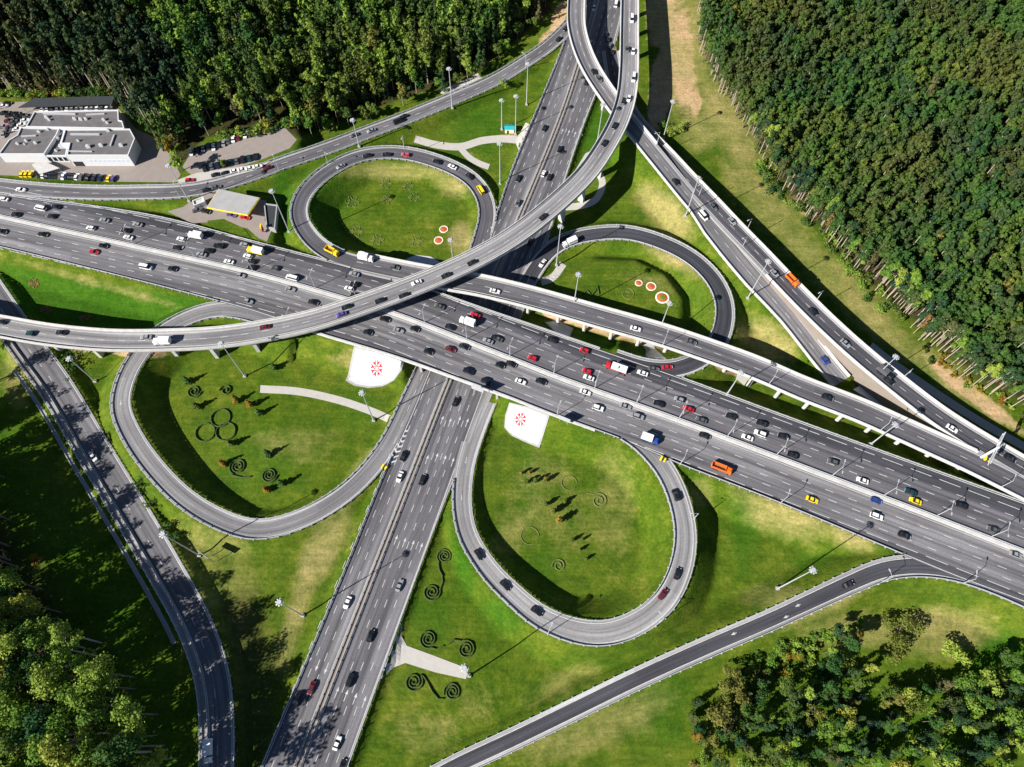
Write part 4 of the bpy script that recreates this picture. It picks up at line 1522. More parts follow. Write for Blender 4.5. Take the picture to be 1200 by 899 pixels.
def spiral(c, r, turns, a_end, n=70):
    return [(c[0] + (.5 + (r - .5) * i / n) * math.cos(math.radians(a_end) - turns * 6.283 * (1 - i / n)), c[1] + (.5 + (r - .5) * i / n) * math.sin(math.radians(a_end) - turns * 6.283 * (1 - i / n))) for i in range(n + 1)]


def gxy(x, y):
    return tuple(G(x, y)[:2])


hedge(spiral(gxy(506, 694), 3.3, 2.6, 20) + [gxy(516, 690), gxy(519, 682), gxy(518, 674)], "spiral hedge with a tail rising right, middle of the left meadow strip")
hedge(spiral(gxy(521, 652), 2.9, 2.6, 230) + [gxy(514, 660), gxy(515, 668), gxy(519, 676)], "small spiral hedge with a tail curling down, nearest the loop road")
hedge(spiral(gxy(502, 749), 3.2, 2.6, 290) + [gxy(506, 759), gxy(512, 761), gxy(520, 757)], "left spiral hedge of the pair above the paved stub")
hedge(spiral(gxy(546, 761), 3.2, 2.6, 120) + [gxy(540, 751), gxy(532, 750), gxy(526, 755)], "right spiral hedge of the pair above the paved stub")
hedge(spiral(gxy(485, 799), 3.3, 2.6, 45) + [gxy(496, 792), gxy(501, 799), gxy(507, 811), gxy(514, 819), gxy(520, 819)], "left spiral hedge with a long wavy tail below the paved stub")
hedge(spiral(gxy(530, 811), 3.0, 2.6, 200), "right spiral hedge below the paved stub")
for x, y, lab in ((259, 490, "upper ring of the three touching ring hedges"), (241, 507, "left ring of the three touching ring hedges"), (265, 506, "right ring of the three touching ring hedges")):
    hedge(ring(gxy(x, y), 3.9), lab)
hedge(spiral(gxy(228, 459), 3.0, 2.2, 0), "spiral hedge at the upper left of the lower left loop")
hedge(spiral(gxy(265, 458), 2.6, 1.6, 180), "faint spiral hedge beside the upper reddish shrub", .2)
hedge(spiral(gxy(279, 547), 3.4, 2.6, 250) + [gxy(272, 557), gxy(284, 560), gxy(294, 559)], "dark spiral hedge at the bottom of the lower left loop")
hedge(spiral(gxy(316, 557), 3.2, 2.6, 0), "right spiral hedge at the bottom of the lower left loop")
hedge(spiral(gxy(702, 587), 3.3, 2.0, 130) + [gxy(694, 579), gxy(687, 578)], "spiral hedge with a short tail right of the slim conifers", .2, MROSE, .45)
hedge(ring(gxy(667, 566), 3.0, 0, 320), "faint ring hedge above the middle conifers", .16, MROSE, .3)
hedge(ring(gxy(621, 628), 3.4, 0, 300), "faint ring hedge at the left of the lower right loop", .16, MROSE, .3)
hedge(spiral(gxy(655, 663), 2.6, 1.8, 190), "spiral hedge near the bottom of the lower right loop", .2, MROSE, .45)
for x, y, r_, lab in ((413, 237, 3.4, "round rosette hedge on the left of the upper left loop"), (417, 272, 3.4, "rosette hedge at the lower left of the upper left loop"), (442, 281, 3.2, "rosette hedge low in the middle of the upper left loop"), (488, 283, 3.0, "faint rosette hedge left of the flower beds"), (452, 216, 3.0, "rosette hedge near the top of the upper left loop"), (478, 218, 2.8, "faint rosette hedge near the top right of the upper left loop"), (453, 234, 2.6, "ring hedge in the centre of the upper left loop"), (485, 231, 2.8, "ring hedge right of the centre of the upper left loop")):
    c = gxy(x, y)
    hedge([(c[0] + r_ * (.72 + .28 * math.cos(6 * math.radians(a))) * math.cos(math.radians(a)), c[1] + r_ * (.72 + .28 * math.cos(6 * math.radians(a))) * math.sin(math.radians(a))) for a in range(0, 361, 5)], lab, .15, MROSE, .3)
hedge([gxy(x, y) for x, y in ((683, 345), (688, 341), (693, 347), (698, 341), (700, 336), (702, 345))], "wavy hedge beside the mast in the right-hand loop")
hedge(spiral(gxy(735, 345), 3.4, 1.5, 90), "faint spiral hedge left of the three flower beds", .15, MROSE, .3)


def bed(x, y, r_, label, centre=True):
    c = G(x, y)
    t = empty("flower_bed", c)
    tag(t, label, "flower bed", "round flower beds")
    mb = MB()
    z = gz(c[0], c[1])
    n = 28
    tilt = [(gz(c[0] + 2, c[1]) - gz(c[0] - 2, c[1])) / 4, (gz(c[0], c[1] + 2) - gz(c[0], c[1] - 2)) / 4]

    def disc(mb, r0, r1, h0, h1, m):
        vs = []
        for rr, h in ((r0, h0), (r1, h1)):
            for i in range(n):
                a = 6.2832 * i / n
                dx, dy = rr * math.cos(a), rr * math.sin(a)
                vs.append((dx, dy, h + tilt[0] * dx + tilt[1] * dy))
        mb.add(vs, [(i, (i + 1) % n, n + (i + 1) % n, n + i) for i in range(n)], m)
    disc(mb, r_, r_, -.3, .3, MRIM)
    disc(mb, r_, r_ * .80, .3, .3, MRIM)
    disc(mb, r_ * .80, r_ * .80, .3, .1, MRIM)
    mb.build("rim", t)
    mb = MB()
    disc(mb, r_ * .80, r_ * (.42 if centre else .05), .16, .42, MFLOWER)
    mb.build("flowers", t)
    if centre:
        mb = MB()
        disc(mb, r_ * .42, .05, .43, .6, MHEDGE if r_ < 2.4 else LM['olive'])
        mb.build("planting", t)


bed(520, 269, 2.1, "upper of the two white-rimmed flower beds in the upper left loop", False)
bed(514, 282, 2.2, "lower of the two white-rimmed flower beds in the upper left loop", False)
bed(748.5, 332, 1.7, "smallest of the three white-rimmed flower beds in the right-hand loop", False)
bed(763, 336, 2.3, "middle one of the three white-rimmed flower beds in the right-hand loop", False)
bed(776, 349, 3.1, "largest white-rimmed flower bed with a green centre in the right-hand loop", True)
for x, y, lab in ((40, 332, "reddish flower patch high in the dark green field at left"), (54, 363, "reddish flower patch beside the flyover's shadow in the left field"), (100, 372, "small flower patch in the shadow edge of the left field")):
    c = G(x, y)
    mb = MB()
    for k in range(60):
        a, d = random.uniform(0, 6.28), 2.6 * math.sqrt(random.random())
        q = (d * math.cos(a), d * math.sin(a) * .7, .15 + gz(c[0] + d * math.cos(a), c[1] + d * math.sin(a) * .7) - c[2])
        mb.box(q, (.5, .5, .5), MSOIL if k % 3 else MROSE, a, .5)
    tag(mb.build("flower_patch", loc=c), lab, "flower bed")

# ------------------------------------------------------------------ vehicles
PAINT = {k: paint_mat("car_paint_" + k, c, mt) for k, c, mt in (
    ('white', (.78, .78, .77), 0), ('silver', (.42, .43, .45), .4), ('grey', (.13, .135, .14), .3), ('black', (.012, .013, .015), 0), ('dark blue', (.01, .02, .06), .1),
    ('blue', (.02, .06, .30), .1), ('red', (.50, .015, .03), 0), ('maroon', (.14, .012, .02), .1), ('yellow', (.80, .58, .01), 0), ('orange', (.75, .14, .01), 0), ('green', (.01, .06, .05), .1), ('violet', (.12, .08, .30), .1), ('pink', (.60, .08, .12), 0), ('teal', (.01, .05, .07), .1))}
# stations along the car: (x, half width low, belt z, roof z, roof half width); roof z == belt z -> bonnet or boot
SHAPES = {
    'sedan': (4.6, [(-2.3, .74, .62, None), (-2.2, .84, .86, None), (-1.55, .89, .95, None), (-.95, .90, .97, 1.40), (.25, .90, .95, 1.43), (1.05, .90, .93, None), (2.0, .86, .80, None), (2.3, .70, .58, None)]),
    'hatchback': (4.1, [(-2.05, .78, .70, None), (-1.95, .85, .95, None), (-1.55, .88, 1.0, 1.46), (.1, .89, .97, 1.50), (.95, .88, .95, None), (1.8, .84, .82, None), (2.05, .70, .60, None)]),
    'suv': (4.8, [(-2.4, .84, .80, None), (-2.3, .92, 1.10, None), (-1.95, .95, 1.15, 1.70), (.3, .96, 1.12, 1.76), (1.1, .95, 1.08, None), (2.15, .92, .98, None), (2.4, .78, .70, None)]),
    'van': (5.6, [(-2.8, .95, 1.2, None), (-2.72, 1.0, 1.35, 2.15), (1.2, 1.0, 1.30, 2.25), (2.05, .98, 1.18, None), (2.6, .92, 1.0, None), (2.8, .80, .7, None)]),
}
_cars = {}


def shell(kind):
    """body faces sorted into paint, windscreen, rear and side glass"""
    L, st = SHAPES[kind]
    out = {'body': [], 'windscreen': [], 'rear_window': [], 'side_window': []}
    rows = []
    for x, w, b, rf in st:
        top = b if rf is None else rf
        wt = w * .90 if rf is None else w * .74
        rows.append([(x, -w * .96, .22), (x, -w, .5), (x, -w, b), (x, -wt, top), (x, wt, top), (x, w, b), (x, w, .5), (x, w * .96, .22)])
    for i in range(len(rows) - 1):
        a, b = rows[i], rows[i + 1]
        ra, rb = st[i][3] is not None, st[i + 1][3] is not None
        for k in range(7):
            q = [a[k], b[k], b[k + 1], a[k + 1]]
            if k == 3 and ra != rb:
                out['windscreen' if ra else 'rear_window'].append(q)
            elif k in (2, 4) and (ra or rb):
                out['side_window'].append(q)
            else:
                out['body'].append(q)
    out['body'].append(rows[0][::-1])
    out['body'].append(rows[-1])
    return out


def add_faces(mb, faces, m):
    for q in faces:
        mb.add(q, [tuple(range(len(q)))], m)


def wheel(mb, x, y, r_=.33):
    mb.tube((x, y - .11, r_), (x, y + .11, r_), r_, r_, MTYRE, 10)


def car_parts(kind, color, near):
    key = (kind, color, near)
    if key in _cars:
        return _cars[key]
    L = SHAPES[kind][0]
    f = shell(kind)
    P_ = PAINT[color]
    parts = []
    mb = MB()
    add_faces(mb, f['body'], P_)
    hw = SHAPES[kind][1][3][1]
    wh = [(sx * L * .31, sy * (hw - .08)) for sx in (-1, 1) for sy in (-1, 1)]
    if not near:
        add_faces(mb, f['side_window'], MGLASS)
        for x, y in wh:
            wheel(mb, x, y)
        mb.box((L / 2 - .06, 0, .62), (.1, hw * 1.5, .12), MLAMP)
    for sy in (-1, 1):
        mb.box((L * .18, sy * (hw + .08), 1.0 if kind != 'van' else 1.4), (.16, .18, .12), P_)
    parts.append(("body", mb.mesh("body")))
    for nm in ('windscreen', 'rear_window'):
        mb = MB()
        add_faces(mb, f[nm], MGLASS)
        if mb.v:
            parts.append((nm, mb.mesh(nm)))
    if near:
        for sg in (-1, 1):
            mb = MB()
            add_faces(mb, [q for q in f['side_window'] if q[0][1] * sg > 0], MGLASS)
            parts.append(("side_window", mb.mesh("side_window")))
        for x, y in wh:
            mb = MB()
            wheel(mb, x, y)
            mb.tube((x, y - .12, .33), (x, y + .12, .33), .19, .19, MSTEEL, 8)
            parts.append(("wheel", mb.mesh("wheel")))
        for sg in (-1, 1):
            mb = MB()
            mb.box((L / 2 - .10, sg * hw * .68, .66), (.16, .34, .14), MLAMP)
            parts.append(("headlight", mb.mesh("headlight")))
            mb = MB()
            mb.box((-L / 2 + .04, sg * hw * .68, .78), (.12, .30, .14), MRED)
            parts.append(("tail_light", mb.mesh("tail_light")))
    _cars[key] = parts
    return parts


def truck_parts(color, box, L=8.5):
    key = ('truck', color, box, L)
    if key in _cars:
        return _cars[key]
    parts = []
    mb = MB()
    mb.box((L / 2 - .95, 0, 1.45), (1.9, 2.35, 1.9), PAINT[color], 0, .93)
    mb.box((L / 2 - 1.0, 0, 2.55), (1.5, 2.0, .3), PAINT[color], 0, .8)
    parts.append(("cab", mb.mesh("cab")))
    mb = MB()
    mb.add([(L / 2 + .02, -1.0, 1.5), (L / 2 + .02, 1.0, 1.5), (L / 2 - .06, .92, 2.3), (L / 2 - .06, -.92, 2.3)], [(0, 1, 2, 3)], MGLASS)
    parts.append(("windscreen", mb.mesh("windscreen")))
    mb = MB()
    mb.box((-1.1, 0, .85), (L - 2.2, 1.1, .3), MSTEEL)
    parts.append(("chassis", mb.mesh("chassis")))
    mb = MB()
    if box == 'tipper':
        for s, c in (((L - 2.5, .15, 1.3), (-1.15, -1.15, 1.75)), ((L - 2.5, .15, 1.3), (-1.15, 1.15, 1.75)), ((.15, 2.4, 1.3), (-L / 2 + .2, 0, 1.75)), ((.15, 2.4, 1.6), (L / 2 - 2.35, 0, 1.9))):
            mb.box(c, s, PAINT[color])
        mb.box((-1.15, 0, 1.2), (L - 2.5, 2.3, .2), MSOIL)
    else:
        mb.box((-1.15, 0, 2.25), (L - 2.5, 2.45, 2.5), PAINT[box])
        mb.box((-1.15, 0, 1.3), (L - 2.48, 2.5, .6), PAINT[color])
    parts.append(("load_box", mb.mesh("load_box")))
    for x in (L / 2 - 1.1, -L / 2 + 1.5, -L / 2 + 2.6):
        for y in (-1.05, 1.05):
            mb = MB()
            mb.tube((x, y - .16, .48), (x, y + .16, .48), .48, .48, MTYRE, 10)
            parts.append(("wheel", mb.mesh("wheel")))
    _cars[key] = parts
    return parts


def vehicle(p, rz, kind, color, label, near=False, group="vehicles on the roads", pitch=0.0):
    if kind.startswith('truck'):
        _, box, *L = kind.split(':')
        parts = truck_parts(color, box, float(L[0]) if L else 8.5)
        name, cat = "lorry", "lorry"
    else:
        parts = car_parts(kind, color, near)
        name, cat = ("van", "van") if kind == 'van' else ("car", "car")
    t = empty(name, tuple(p))
    t.rotation_euler = (0, pitch, rz)
    tag(t, label, cat, group)
    for nm, me in parts:
        link(nm, me, t)
    return t


CARS = {  # road: x, y in the photo, colour, kind
    'main': """4 233 white sedan;47 244 white van;65 242 black sedan;18 251 black sedan;60 253 black hatchback;122 258 silver sedan;106 267 white hatchback;147 270 black sedan;161 263 silver sedan;150 278 white sedan;50 274.5 black sedan;2 271 black sedan;121 288 black hatchback;110 295 red hatchback;171 313 white van;202 315 black hatchback;212 280 white hatchback;230 277 white truck:white:6.5;256 288 black suv;207 290 black hatchback;244 293.5 black sedan;236 298 silver sedan;268 306.5 white sedan;286 286.5 silver hatchback;300 295 yellow truck:white:7.5;290 300 white hatchback;295 306 black hatchback;295 313 black hatchback;322 314 grey hatchback;342 325.5 white van;282 322.5 silver hatchback;340 338.5 silver sedan;291 353 silver hatchback;367 354 black sedan;415 321 silver sedan;415 333 black hatchback;409 338 white hatchback;416 346 black sedan;410 376 grey sedan;451 374 black sedan;431 389.5 black hatchback;467 387 silver sedan;486 385.5 black hatchback;515 359 grey sedan;557 369 red sedan;548 378 white truck:white:7;527 383 black sedan;581 396 black sedan;572 399.5 silver sedan;502 412 black hatchback;528 409 maroon sedan;544 406 black sedan;586 428 black hatchback;599 426.5 black sedan;549 435 black suv;570 447 black suv;583 397 grey sedan;624 419.5 red hatchback;647 398 black sedan;685 410.5 red hatchback;688 435 red hatchback;690 442.5 white sedan;722 432 red truck:white:9;753 437 white sedan;610 447 white sedan;634 447 black sedan;686 459.5 white sedan;733 476 silver sedan;772 473 black sedan;701 478 white suv;748 488 silver suv;761 515 blue truck:white:7;796 468 silver hatchback;807 479 red sedan;822 492 grey sedan;857 488 black sedan;893 496 black sedan;891 508 white suv;876 512.5 white sedan;918 511.5 black sedan;929 533 black sedan;826 510.5 black sedan;845 549 orange truck:tipper:8;976 541 grey hatchback;1011 563 white sedan;1067.5 576.5 teal sedan;1073 587 yellow sedan;1027 586.5 blue hatchback;1027.5 605 white suv;952 585.5 yellow sedan;1060 627.5 black sedan;1127 592 black sedan;1164 620.5 grey sedan;1191 650 silver sedan""",
    'fly': """1 377 black hatchback;35 390.5 green hatchback;71 389.5 black sedan;171 395 silver sedan;191 401 white truck:white:7;310 383 maroon sedan;406 359.5 black sedan;400 368 violet sedan;445 352 black sedan;473 346 black sedan;488 331 white sedan;522.5 322.5 black sedan;553 307.5 black sedan;636 254 black sedan;708 167.5 black sedan;720 147 black sedan;731 118 black sedan;737 115 white sedan;742.5 91 white van;735 57.5 grey hatchback;742 60 white hatchback;740.5 22 white van""",
    'coll': """429 303 white truck:white:7;462 313 grey sedan;580 341 white sedan;745 385 white sedan;810 400.5 grey sedan;970 465.5 black sedan""",
    'gfly': """702 92 grey sedan;792 213 black sedan;824 253 white van;967 422 blue sedan;696 84 black hatchback""",
    'rfly': """836 242 grey sedan;858 259 silver sedan;908 320 silver sedan;928 329 orange truck:tipper:7;953 365 black sedan;991 402 silver sedan;1036 438 black truck:grey:7;1042 446 black sedan;1116 502 white sedan;1184 537 black sedan""",
    'ns': """722 4 white van;710 40 black hatchback;713 46 black hatchback;715 53 grey hatchback;718 61 black hatchback;696 9 white sedan;692 50 silver sedan;638 150 black sedan;656 174 black sedan;637 203 white hatchback;644 207 black sedan;607.5 209 black sedan;607 238 grey hatchback;687 96 black hatchback;621 283 black sedan;534 470 black sedan;472.5 534.5 black sedan;468.5 558.5 white sedan;495 562 black sedan;468 686 silver sedan;407 706 white sedan;434 745 black sedan;410 797 black suv;365 806 maroon sedan;348 820 black suv;395 871 white sedan;401 898 black sedan""",
    'nwloop': """389 295 yellow truck:tipper:7;399 194.5 silver sedan;430 182 black sedan;453 180.5 black sedan;475 181 pink hatchback;512 189 black sedan;530 195 white sedan;550 206 black sedan;563 222 yellow van""",
    'neloop': """668 285 white truck:white:7;636 308 white sedan;782 430 red sedan;766 432 grey sedan""",
    'seloop': """792 580 black suv;794 672 black sedan;777 696 maroon sedan;629 716.5 black sedan;592 686 black sedan;561 650 black sedan""",
    'eramp': """994 685 black sedan""",
    'wroad': """109 535 white sedan;245 880 white truck:white:7.5""",
    'tlroad': """24 222 white sedan;467 142 black van;473 136 black sedan;435 152.5 silver sedan;415 158 grey sedan;313 196.5 maroon sedan;242.5 222 black sedan;253 219 grey sedan;655 45 black sedan;663 33 black sedan""",
}
WHERE = {'fly': "the curved flyover", 'coll': "the elevated road", 'gfly': "the descending flyover", 'rfly': "the forest-side ramp", 'nwloop': "the upper left loop road",
         'neloop': "the dark right-hand loop road", 'seloop': "the lower right loop road", 'eramp': "the lower right slip road", 'wroad': "the side road at lower left", 'tlroad': "the slip road below the wood"}
ORD = ["", "first", "second", "third", "fourth", "fifth", "sixth", "seventh", "eighth", "ninth", "tenth", "eleventh", "twelfth", "thirteenth", "fourteenth", "fifteenth", "sixteenth"]
KN = {'sedan': 'saloon car', 'hatchback': 'small hatchback', 'suv': 'tall estate car', 'van': 'van', 'truck': 'lorry'}
todo = []
for key, txt in CARS.items():
    r = RD[key]
    for item in txt.split(';'):
        x, y, rest = item.strip().split(' ', 2)
        col, kind = rest.rsplit(' ', 1)
        x, y = float(x), float(y)
        zz = r.c[:, 2].mean()
        for _ in range(4):
            w = W(x, y, zz + .8)
            i, lat, d = r.near(w[0], w[1])
            zz = r.c[i, 2]
        w = W(x, y, zz + .8)
        i, lat, d = r.near(w[0], w[1])
        sg = 1
        if key in ('main', 'ns', 'wroad', 'tlroad'):
            sg = 1 if lat > 0 else -1
        if key in ('coll', 'gfly', 'rfly'):
            sg = 1
        if key in ('neloop', 'fly'):
            sg = -1
        where = WHERE.get(key)
        if key == 'main':
            side = "lower" if lat > 0 else "upper"
            sec = "left of the flyover" if x < (440 if lat < 0 else 380) else ("near the slopes" if x < 690 else "at right")
            where = f"the highway's {side} half {sec}"
        if key == 'ns':
            where = "the street-level road " + ("above the highway" if y < 400 else "below the highway")
        todo.append(dict(key=key, x=x, y=y, w=w, z=zz + r.bias + .02, rz=math.atan2(r.t[i, 1] * sg, r.t[i, 0] * sg), col=col, kind=kind, where=where, near=y > 640,
                         pitch=-math.atan2((r.c[min(i + 3, len(r.c) - 1), 2] - r.c[max(0, i - 3), 2]) * sg, 12.0)))


def desc(c):
    k = c['kind']
    if k.startswith('truck'):
        box = k.split(':')[1]
        return (f"{c['col']} tipper lorry" if box == 'tipper' else f"{c['col']} box lorry" if box == c['col'] else f"{c['col']}-cabbed {box} lorry")
    return f"{c['col']} {KN[k]}"


grp = {}
for c in todo:
    grp.setdefault((desc(c), c['where']), []).append(c)
for (d, where), L in grp.items():
    vert = L[0]['key'] in ('ns', 'wroad')
    L.sort(key=lambda c: c['y'] if vert else c['x'])
    for k, c in enumerate(L):
        pos = "on" if len(L) == 1 else None
        lab = f"the only {d} on {where}" if len(L) == 1 else f"{ORD[k + 1]} {d} from {'the top' if vert else 'the left'} on {where}"
        vehicle((c['w'][0], c['w'][1], c['z']), c['rz'] + random.uniform(-.02, .02), c['kind'], c['col'], lab, c['near'], pitch=c['pitch'])

# parked cars
rowsP = []


def park(x, y, rz, col, kind, lab, group, z=None):
    p = W(x, y, (5.86 if z is None else z) + .7)
    vehicle((p[0], p[1], 5.86 if z is None else z), rz + random.uniform(-.06, .06), kind, col, lab, False, group)


for k, x in enumerate((26, 31, 36.5)):
    park(x, 203.5, 1.5, 'yellow', 'hatchback', f"{['left', 'middle', 'right'][k]} one of three yellow cars parked side by side before the flat-roofed building", "cars parked before the flat-roofed building")
cols = ['black', 'white', 'black', 'dark blue', 'black', 'black', 'grey', 'white', 'dark blue', 'black', 'black', 'white', 'grey', 'black', 'black', 'dark blue', 'yellow', 'violet']
xsP = [47, 51, 55, 59, 63, 67, 71, 74.5, 78, 82, 86, 90, 95, 103, 110, 118, 127.5, 132.5]
cnt = {}
for c in cols:
    cnt[c] = cnt.get(c, 0) + 1
seen = {}
for c, x in zip(cols, xsP):
    seen[c] = seen.get(c, 0) + 1
    lab = f"{ORD[seen[c]]} {c} car from the left in the row parked along the building's front verge" if cnt[c] > 1 else f"the only {c} car in the row parked along the building's front verge"
    park(x, 204.5 + (x - 47) * .05, 1.5, c, random.choice(['sedan', 'hatchback']), lab, "cars parked before the flat-roofed building")
seen = {}
for k in range(15):
    c = random.choice(['white', 'silver', 'black', 'grey'])
    seen[c] = seen.get(c, 0) + 1
    park(50 + k * 5.8, 127 - k * .06, 1.55, c, 'sedan', f"{ORD[seen[c]]} {c} car from the left peeping out under the long dark canopy", "cars parked under the long canopy")
seen = {}
for x, y in ((4, 124), (8, 121), (5, 132), (11, 135), (17, 133), (21, 137), (27, 135), (10, 141), (15, 143), (21, 142), (25, 146), (4, 148), (9, 150), (14, 148), (4, 157), (8, 154), (20, 151), (33, 136), (29, 141)):
    c = random.choice(['white', 'white', 'silver', 'black', 'grey', 'maroon'])
    seen[c] = seen.get(c, 0) + 1
    park(x, y, random.choice([0.3, 1.7, .2]), c, 'sedan', f"{ORD[seen[c]]} {c} car in the crowded yard left of the flat-roofed building", "cars crowded in the yard")
rowA = [(224, 178, 'white'), (232, 175.5, 'black'), (238, 173.5, 'silver'), (244, 171.5, 'grey'), (250, 172, 'white'), (256, 169, 'black'), (262, 167, 'silver'), (267, 164.5, 'grey'), (273, 162.5, 'white'), (279, 160.5, 'maroon'), (287, 157.5, 'white'), (292, 156.5, 'black')]
cnt, seen = {}, {}
for q in rowA:
    cnt[q[2]] = cnt.get(q[2], 0) + 1
for x, y, c in rowA:
    seen[c] = seen.get(c, 0) + 1
    park(x, y, 1.75, c, 'sedan', (f"{ORD[seen[c]]} {c} car from the left" if cnt[c] > 1 else f"the only {c} car") + " in the car park row under the trees", "cars in the car park row under the trees")
for k in range(9):
    park(240 + k * 7.4, 196.5 - k * 1.65, 1.9, ['black', 'grey', 'dark blue', 'black', 'green', 'grey', 'black', 'teal', 'black'][k], 'suv' if k % 3 == 0 else 'sedan', f"{ORD[k + 1]} dark car from the left in the car park row nearest the slip road", "cars in the car park row by the road")
for x, y, c, lab in ((253, 204.5, 'black', "left black car waiting in the lay-by queue"), (265, 202.5, 'black', "right black car waiting in the lay-by queue"), (275, 200.3, 'white', "first white car of the lay-by queue"), (284, 198.6, 'white', "second white car of the lay-by queue"), (293, 197, 'white', "third white car of the lay-by queue"), (302, 195, 'white', "foremost white car of the lay-by queue")):
    park(x, y, .32, c, 'sedan', lab, "cars queuing in the lay-by", 5.9)
park(222, 211, .15, 'red', 'hatchback', "red car turning at the entrance of the yard", "cars queuing in the lay-by", 5.9)
park(271, 251.5, -.25, 'violet', 'sedan', "dark violet car fuelling under the yellow-edged canopy", "cars at the filling station", 6.94)
park(287, 254.5, -.25, 'red', 'sedan', "red car fuelling under the yellow-edged canopy", "cars at the filling station", 6.94)
park(231, 246, .4, 'grey', 'sedan', "left grey car beside the small filling station kiosk", "cars at the filling station", 6.94)
park(241, 247.5, -.3, 'black', 'sedan', "black car leaving the filling station canopy", "cars at the filling station", 6.94)

# ------------------------------------------------------------------ lamps and masts


def height_for(b, tx, ty):
    hs = np.arange(2, 60, .25)
    px, py = P(np.full(len(hs), b[0]), np.full(len(hs), b[1]), b[2] + hs)
    return float(hs[np.argmin(np.hypot(px - tx, py - ty))])


def mast(bx, by, tx, ty, label, h=None):
    b = G(bx, by)
    h = height_for(b, tx, ty) if h is None else h
    t = empty("floodlight_mast", b)
    tag(t, label, "light mast", "tall floodlight masts")
    mb = MB()
    mb.tube((0, 0, -.5), (0, 0, h * .5), .30, .21, MSTEEL, 8)
    mb.tube((0, 0, h * .5), (0, 0, h), .21, .13, MSTEEL, 8)
    mb.box((0, 0, .3), (1.3, 1.3, .7), MCONC2)
    mb.build("pole", t)
    mb = MB()
    mb.tube((0, 0, h - .2), (0, 0, h + .15), .75, .75, MSTEEL, 10)
    hr_ = mb.build("head_ring", t)
    mb0 = None
    for k in range(8):
        a = k * math.pi / 4
        if mb0 is None:
            mb = MB()
            mb.box((1.12, 0, 0), (.55, .45, .3), MSTEEL)
            mb.box((1.15, 0, -.17), (.45, .36, .06), MLAMP)
            mb0 = mb.mesh("floodlight")
        o = link("floodlight", mb0, hr_, (0, 0, h - .1))
        o.rotation_euler = (0, .25, a)


for m_ in [(234, 651, 190, 627, "mast beside the side road, rising over its shaded stretch"), (355, 721.5, 328, 704, "mast on the meadow left of the street-level road"), (550, 792, 548.5, 780, "mast at the end of the paved stub"),
           (911, 690, 953, 667, "leaning-looking mast just above the lower right slip road"), (438, 493, 424, 460, "mast rising in front of the left rosette slope"), (287, 441, 262, 400, "mast in the lower left loop beside the flyover pier"),
           (112, 447, 82, 418, "mast between side road and loop road under the flyover"), (652, 311, 659, 265, "mast at the left tip of the right-hand loop"), (671, 366, 676, 321, "mast behind the elevated road in the right-hand loop"),
           (770, 394, 785, 355, "mast beside the largest flower bed"), (803, 254, 818, 208, "mast by the descending flyover opposite the grass strip"), (876, 350, 901, 306, "mast below the two parallel ramps"),
           (1020, 521, 1050, 497, "mast between the main highway and the elevated road at right"), (1017, 450, 1051, 418, "mast whose pole crosses the ramp near the white triangle"), (777, 163, 787, 118, "mast on the bare strip beyond the curved flyover"),
           (700, 166, 705, 122, "mast on the small green between street-level road and flyover"), (586, 216, 587, 168, "mast on the little green inside the forked path"), (604, 158, 604, 112, "mast just right of the teal-roofed hut"),
           (617, 123, 619, 74, "mast above the teal-roofed hut near the slip road"), (530, 127, 528, 80, "mast at the lay-by below the upper left wood"), (421, 172, 414, 140, "mast between slip road and upper left loop"),
           (339, 272, 321, 222, "mast just right of the filling station"), (222, 236, 203, 190, "mast left of the filling station by the slip road"), (531, 307, 525.5, 281, "mast by the flower beds in the upper left loop"),
           (852, 462, 867, 435, "short mast on the grass between main highway and elevated road"), (588, 152, 587, 117, "mast directly left of the teal-roofed hut")]:
    mast(*m_)


def lamp(p, rz, label, h=11, double=False, grp="street lamps along the roads"):
    t = empty("street_lamp", tuple(p), rz)
    tag(t, label, "street lamp", grp)
    mb = MB()
    mb.tube((0, 0, -.4), (0, 0, h), .17, .10, MSTEEL, 6)
    mb.build("pole", t)
    for sg in ((1, -1) if double else (1,)):
        mb = MB()
        mb.tube((0, 0, h - .1), (sg * 2.2, 0, h + .5), .08, .06, MSTEEL, 5)
        mb.build("arm", t)
        mb = MB()
        mb.box((sg * 2.5, 0, h + .5), (1.1, .4, .2), MSTEEL)
        mb.box((sg * 2.5, 0, h + .39), (.8, .3, .05), MLAMP)
        mb.build("lamp_head", t)


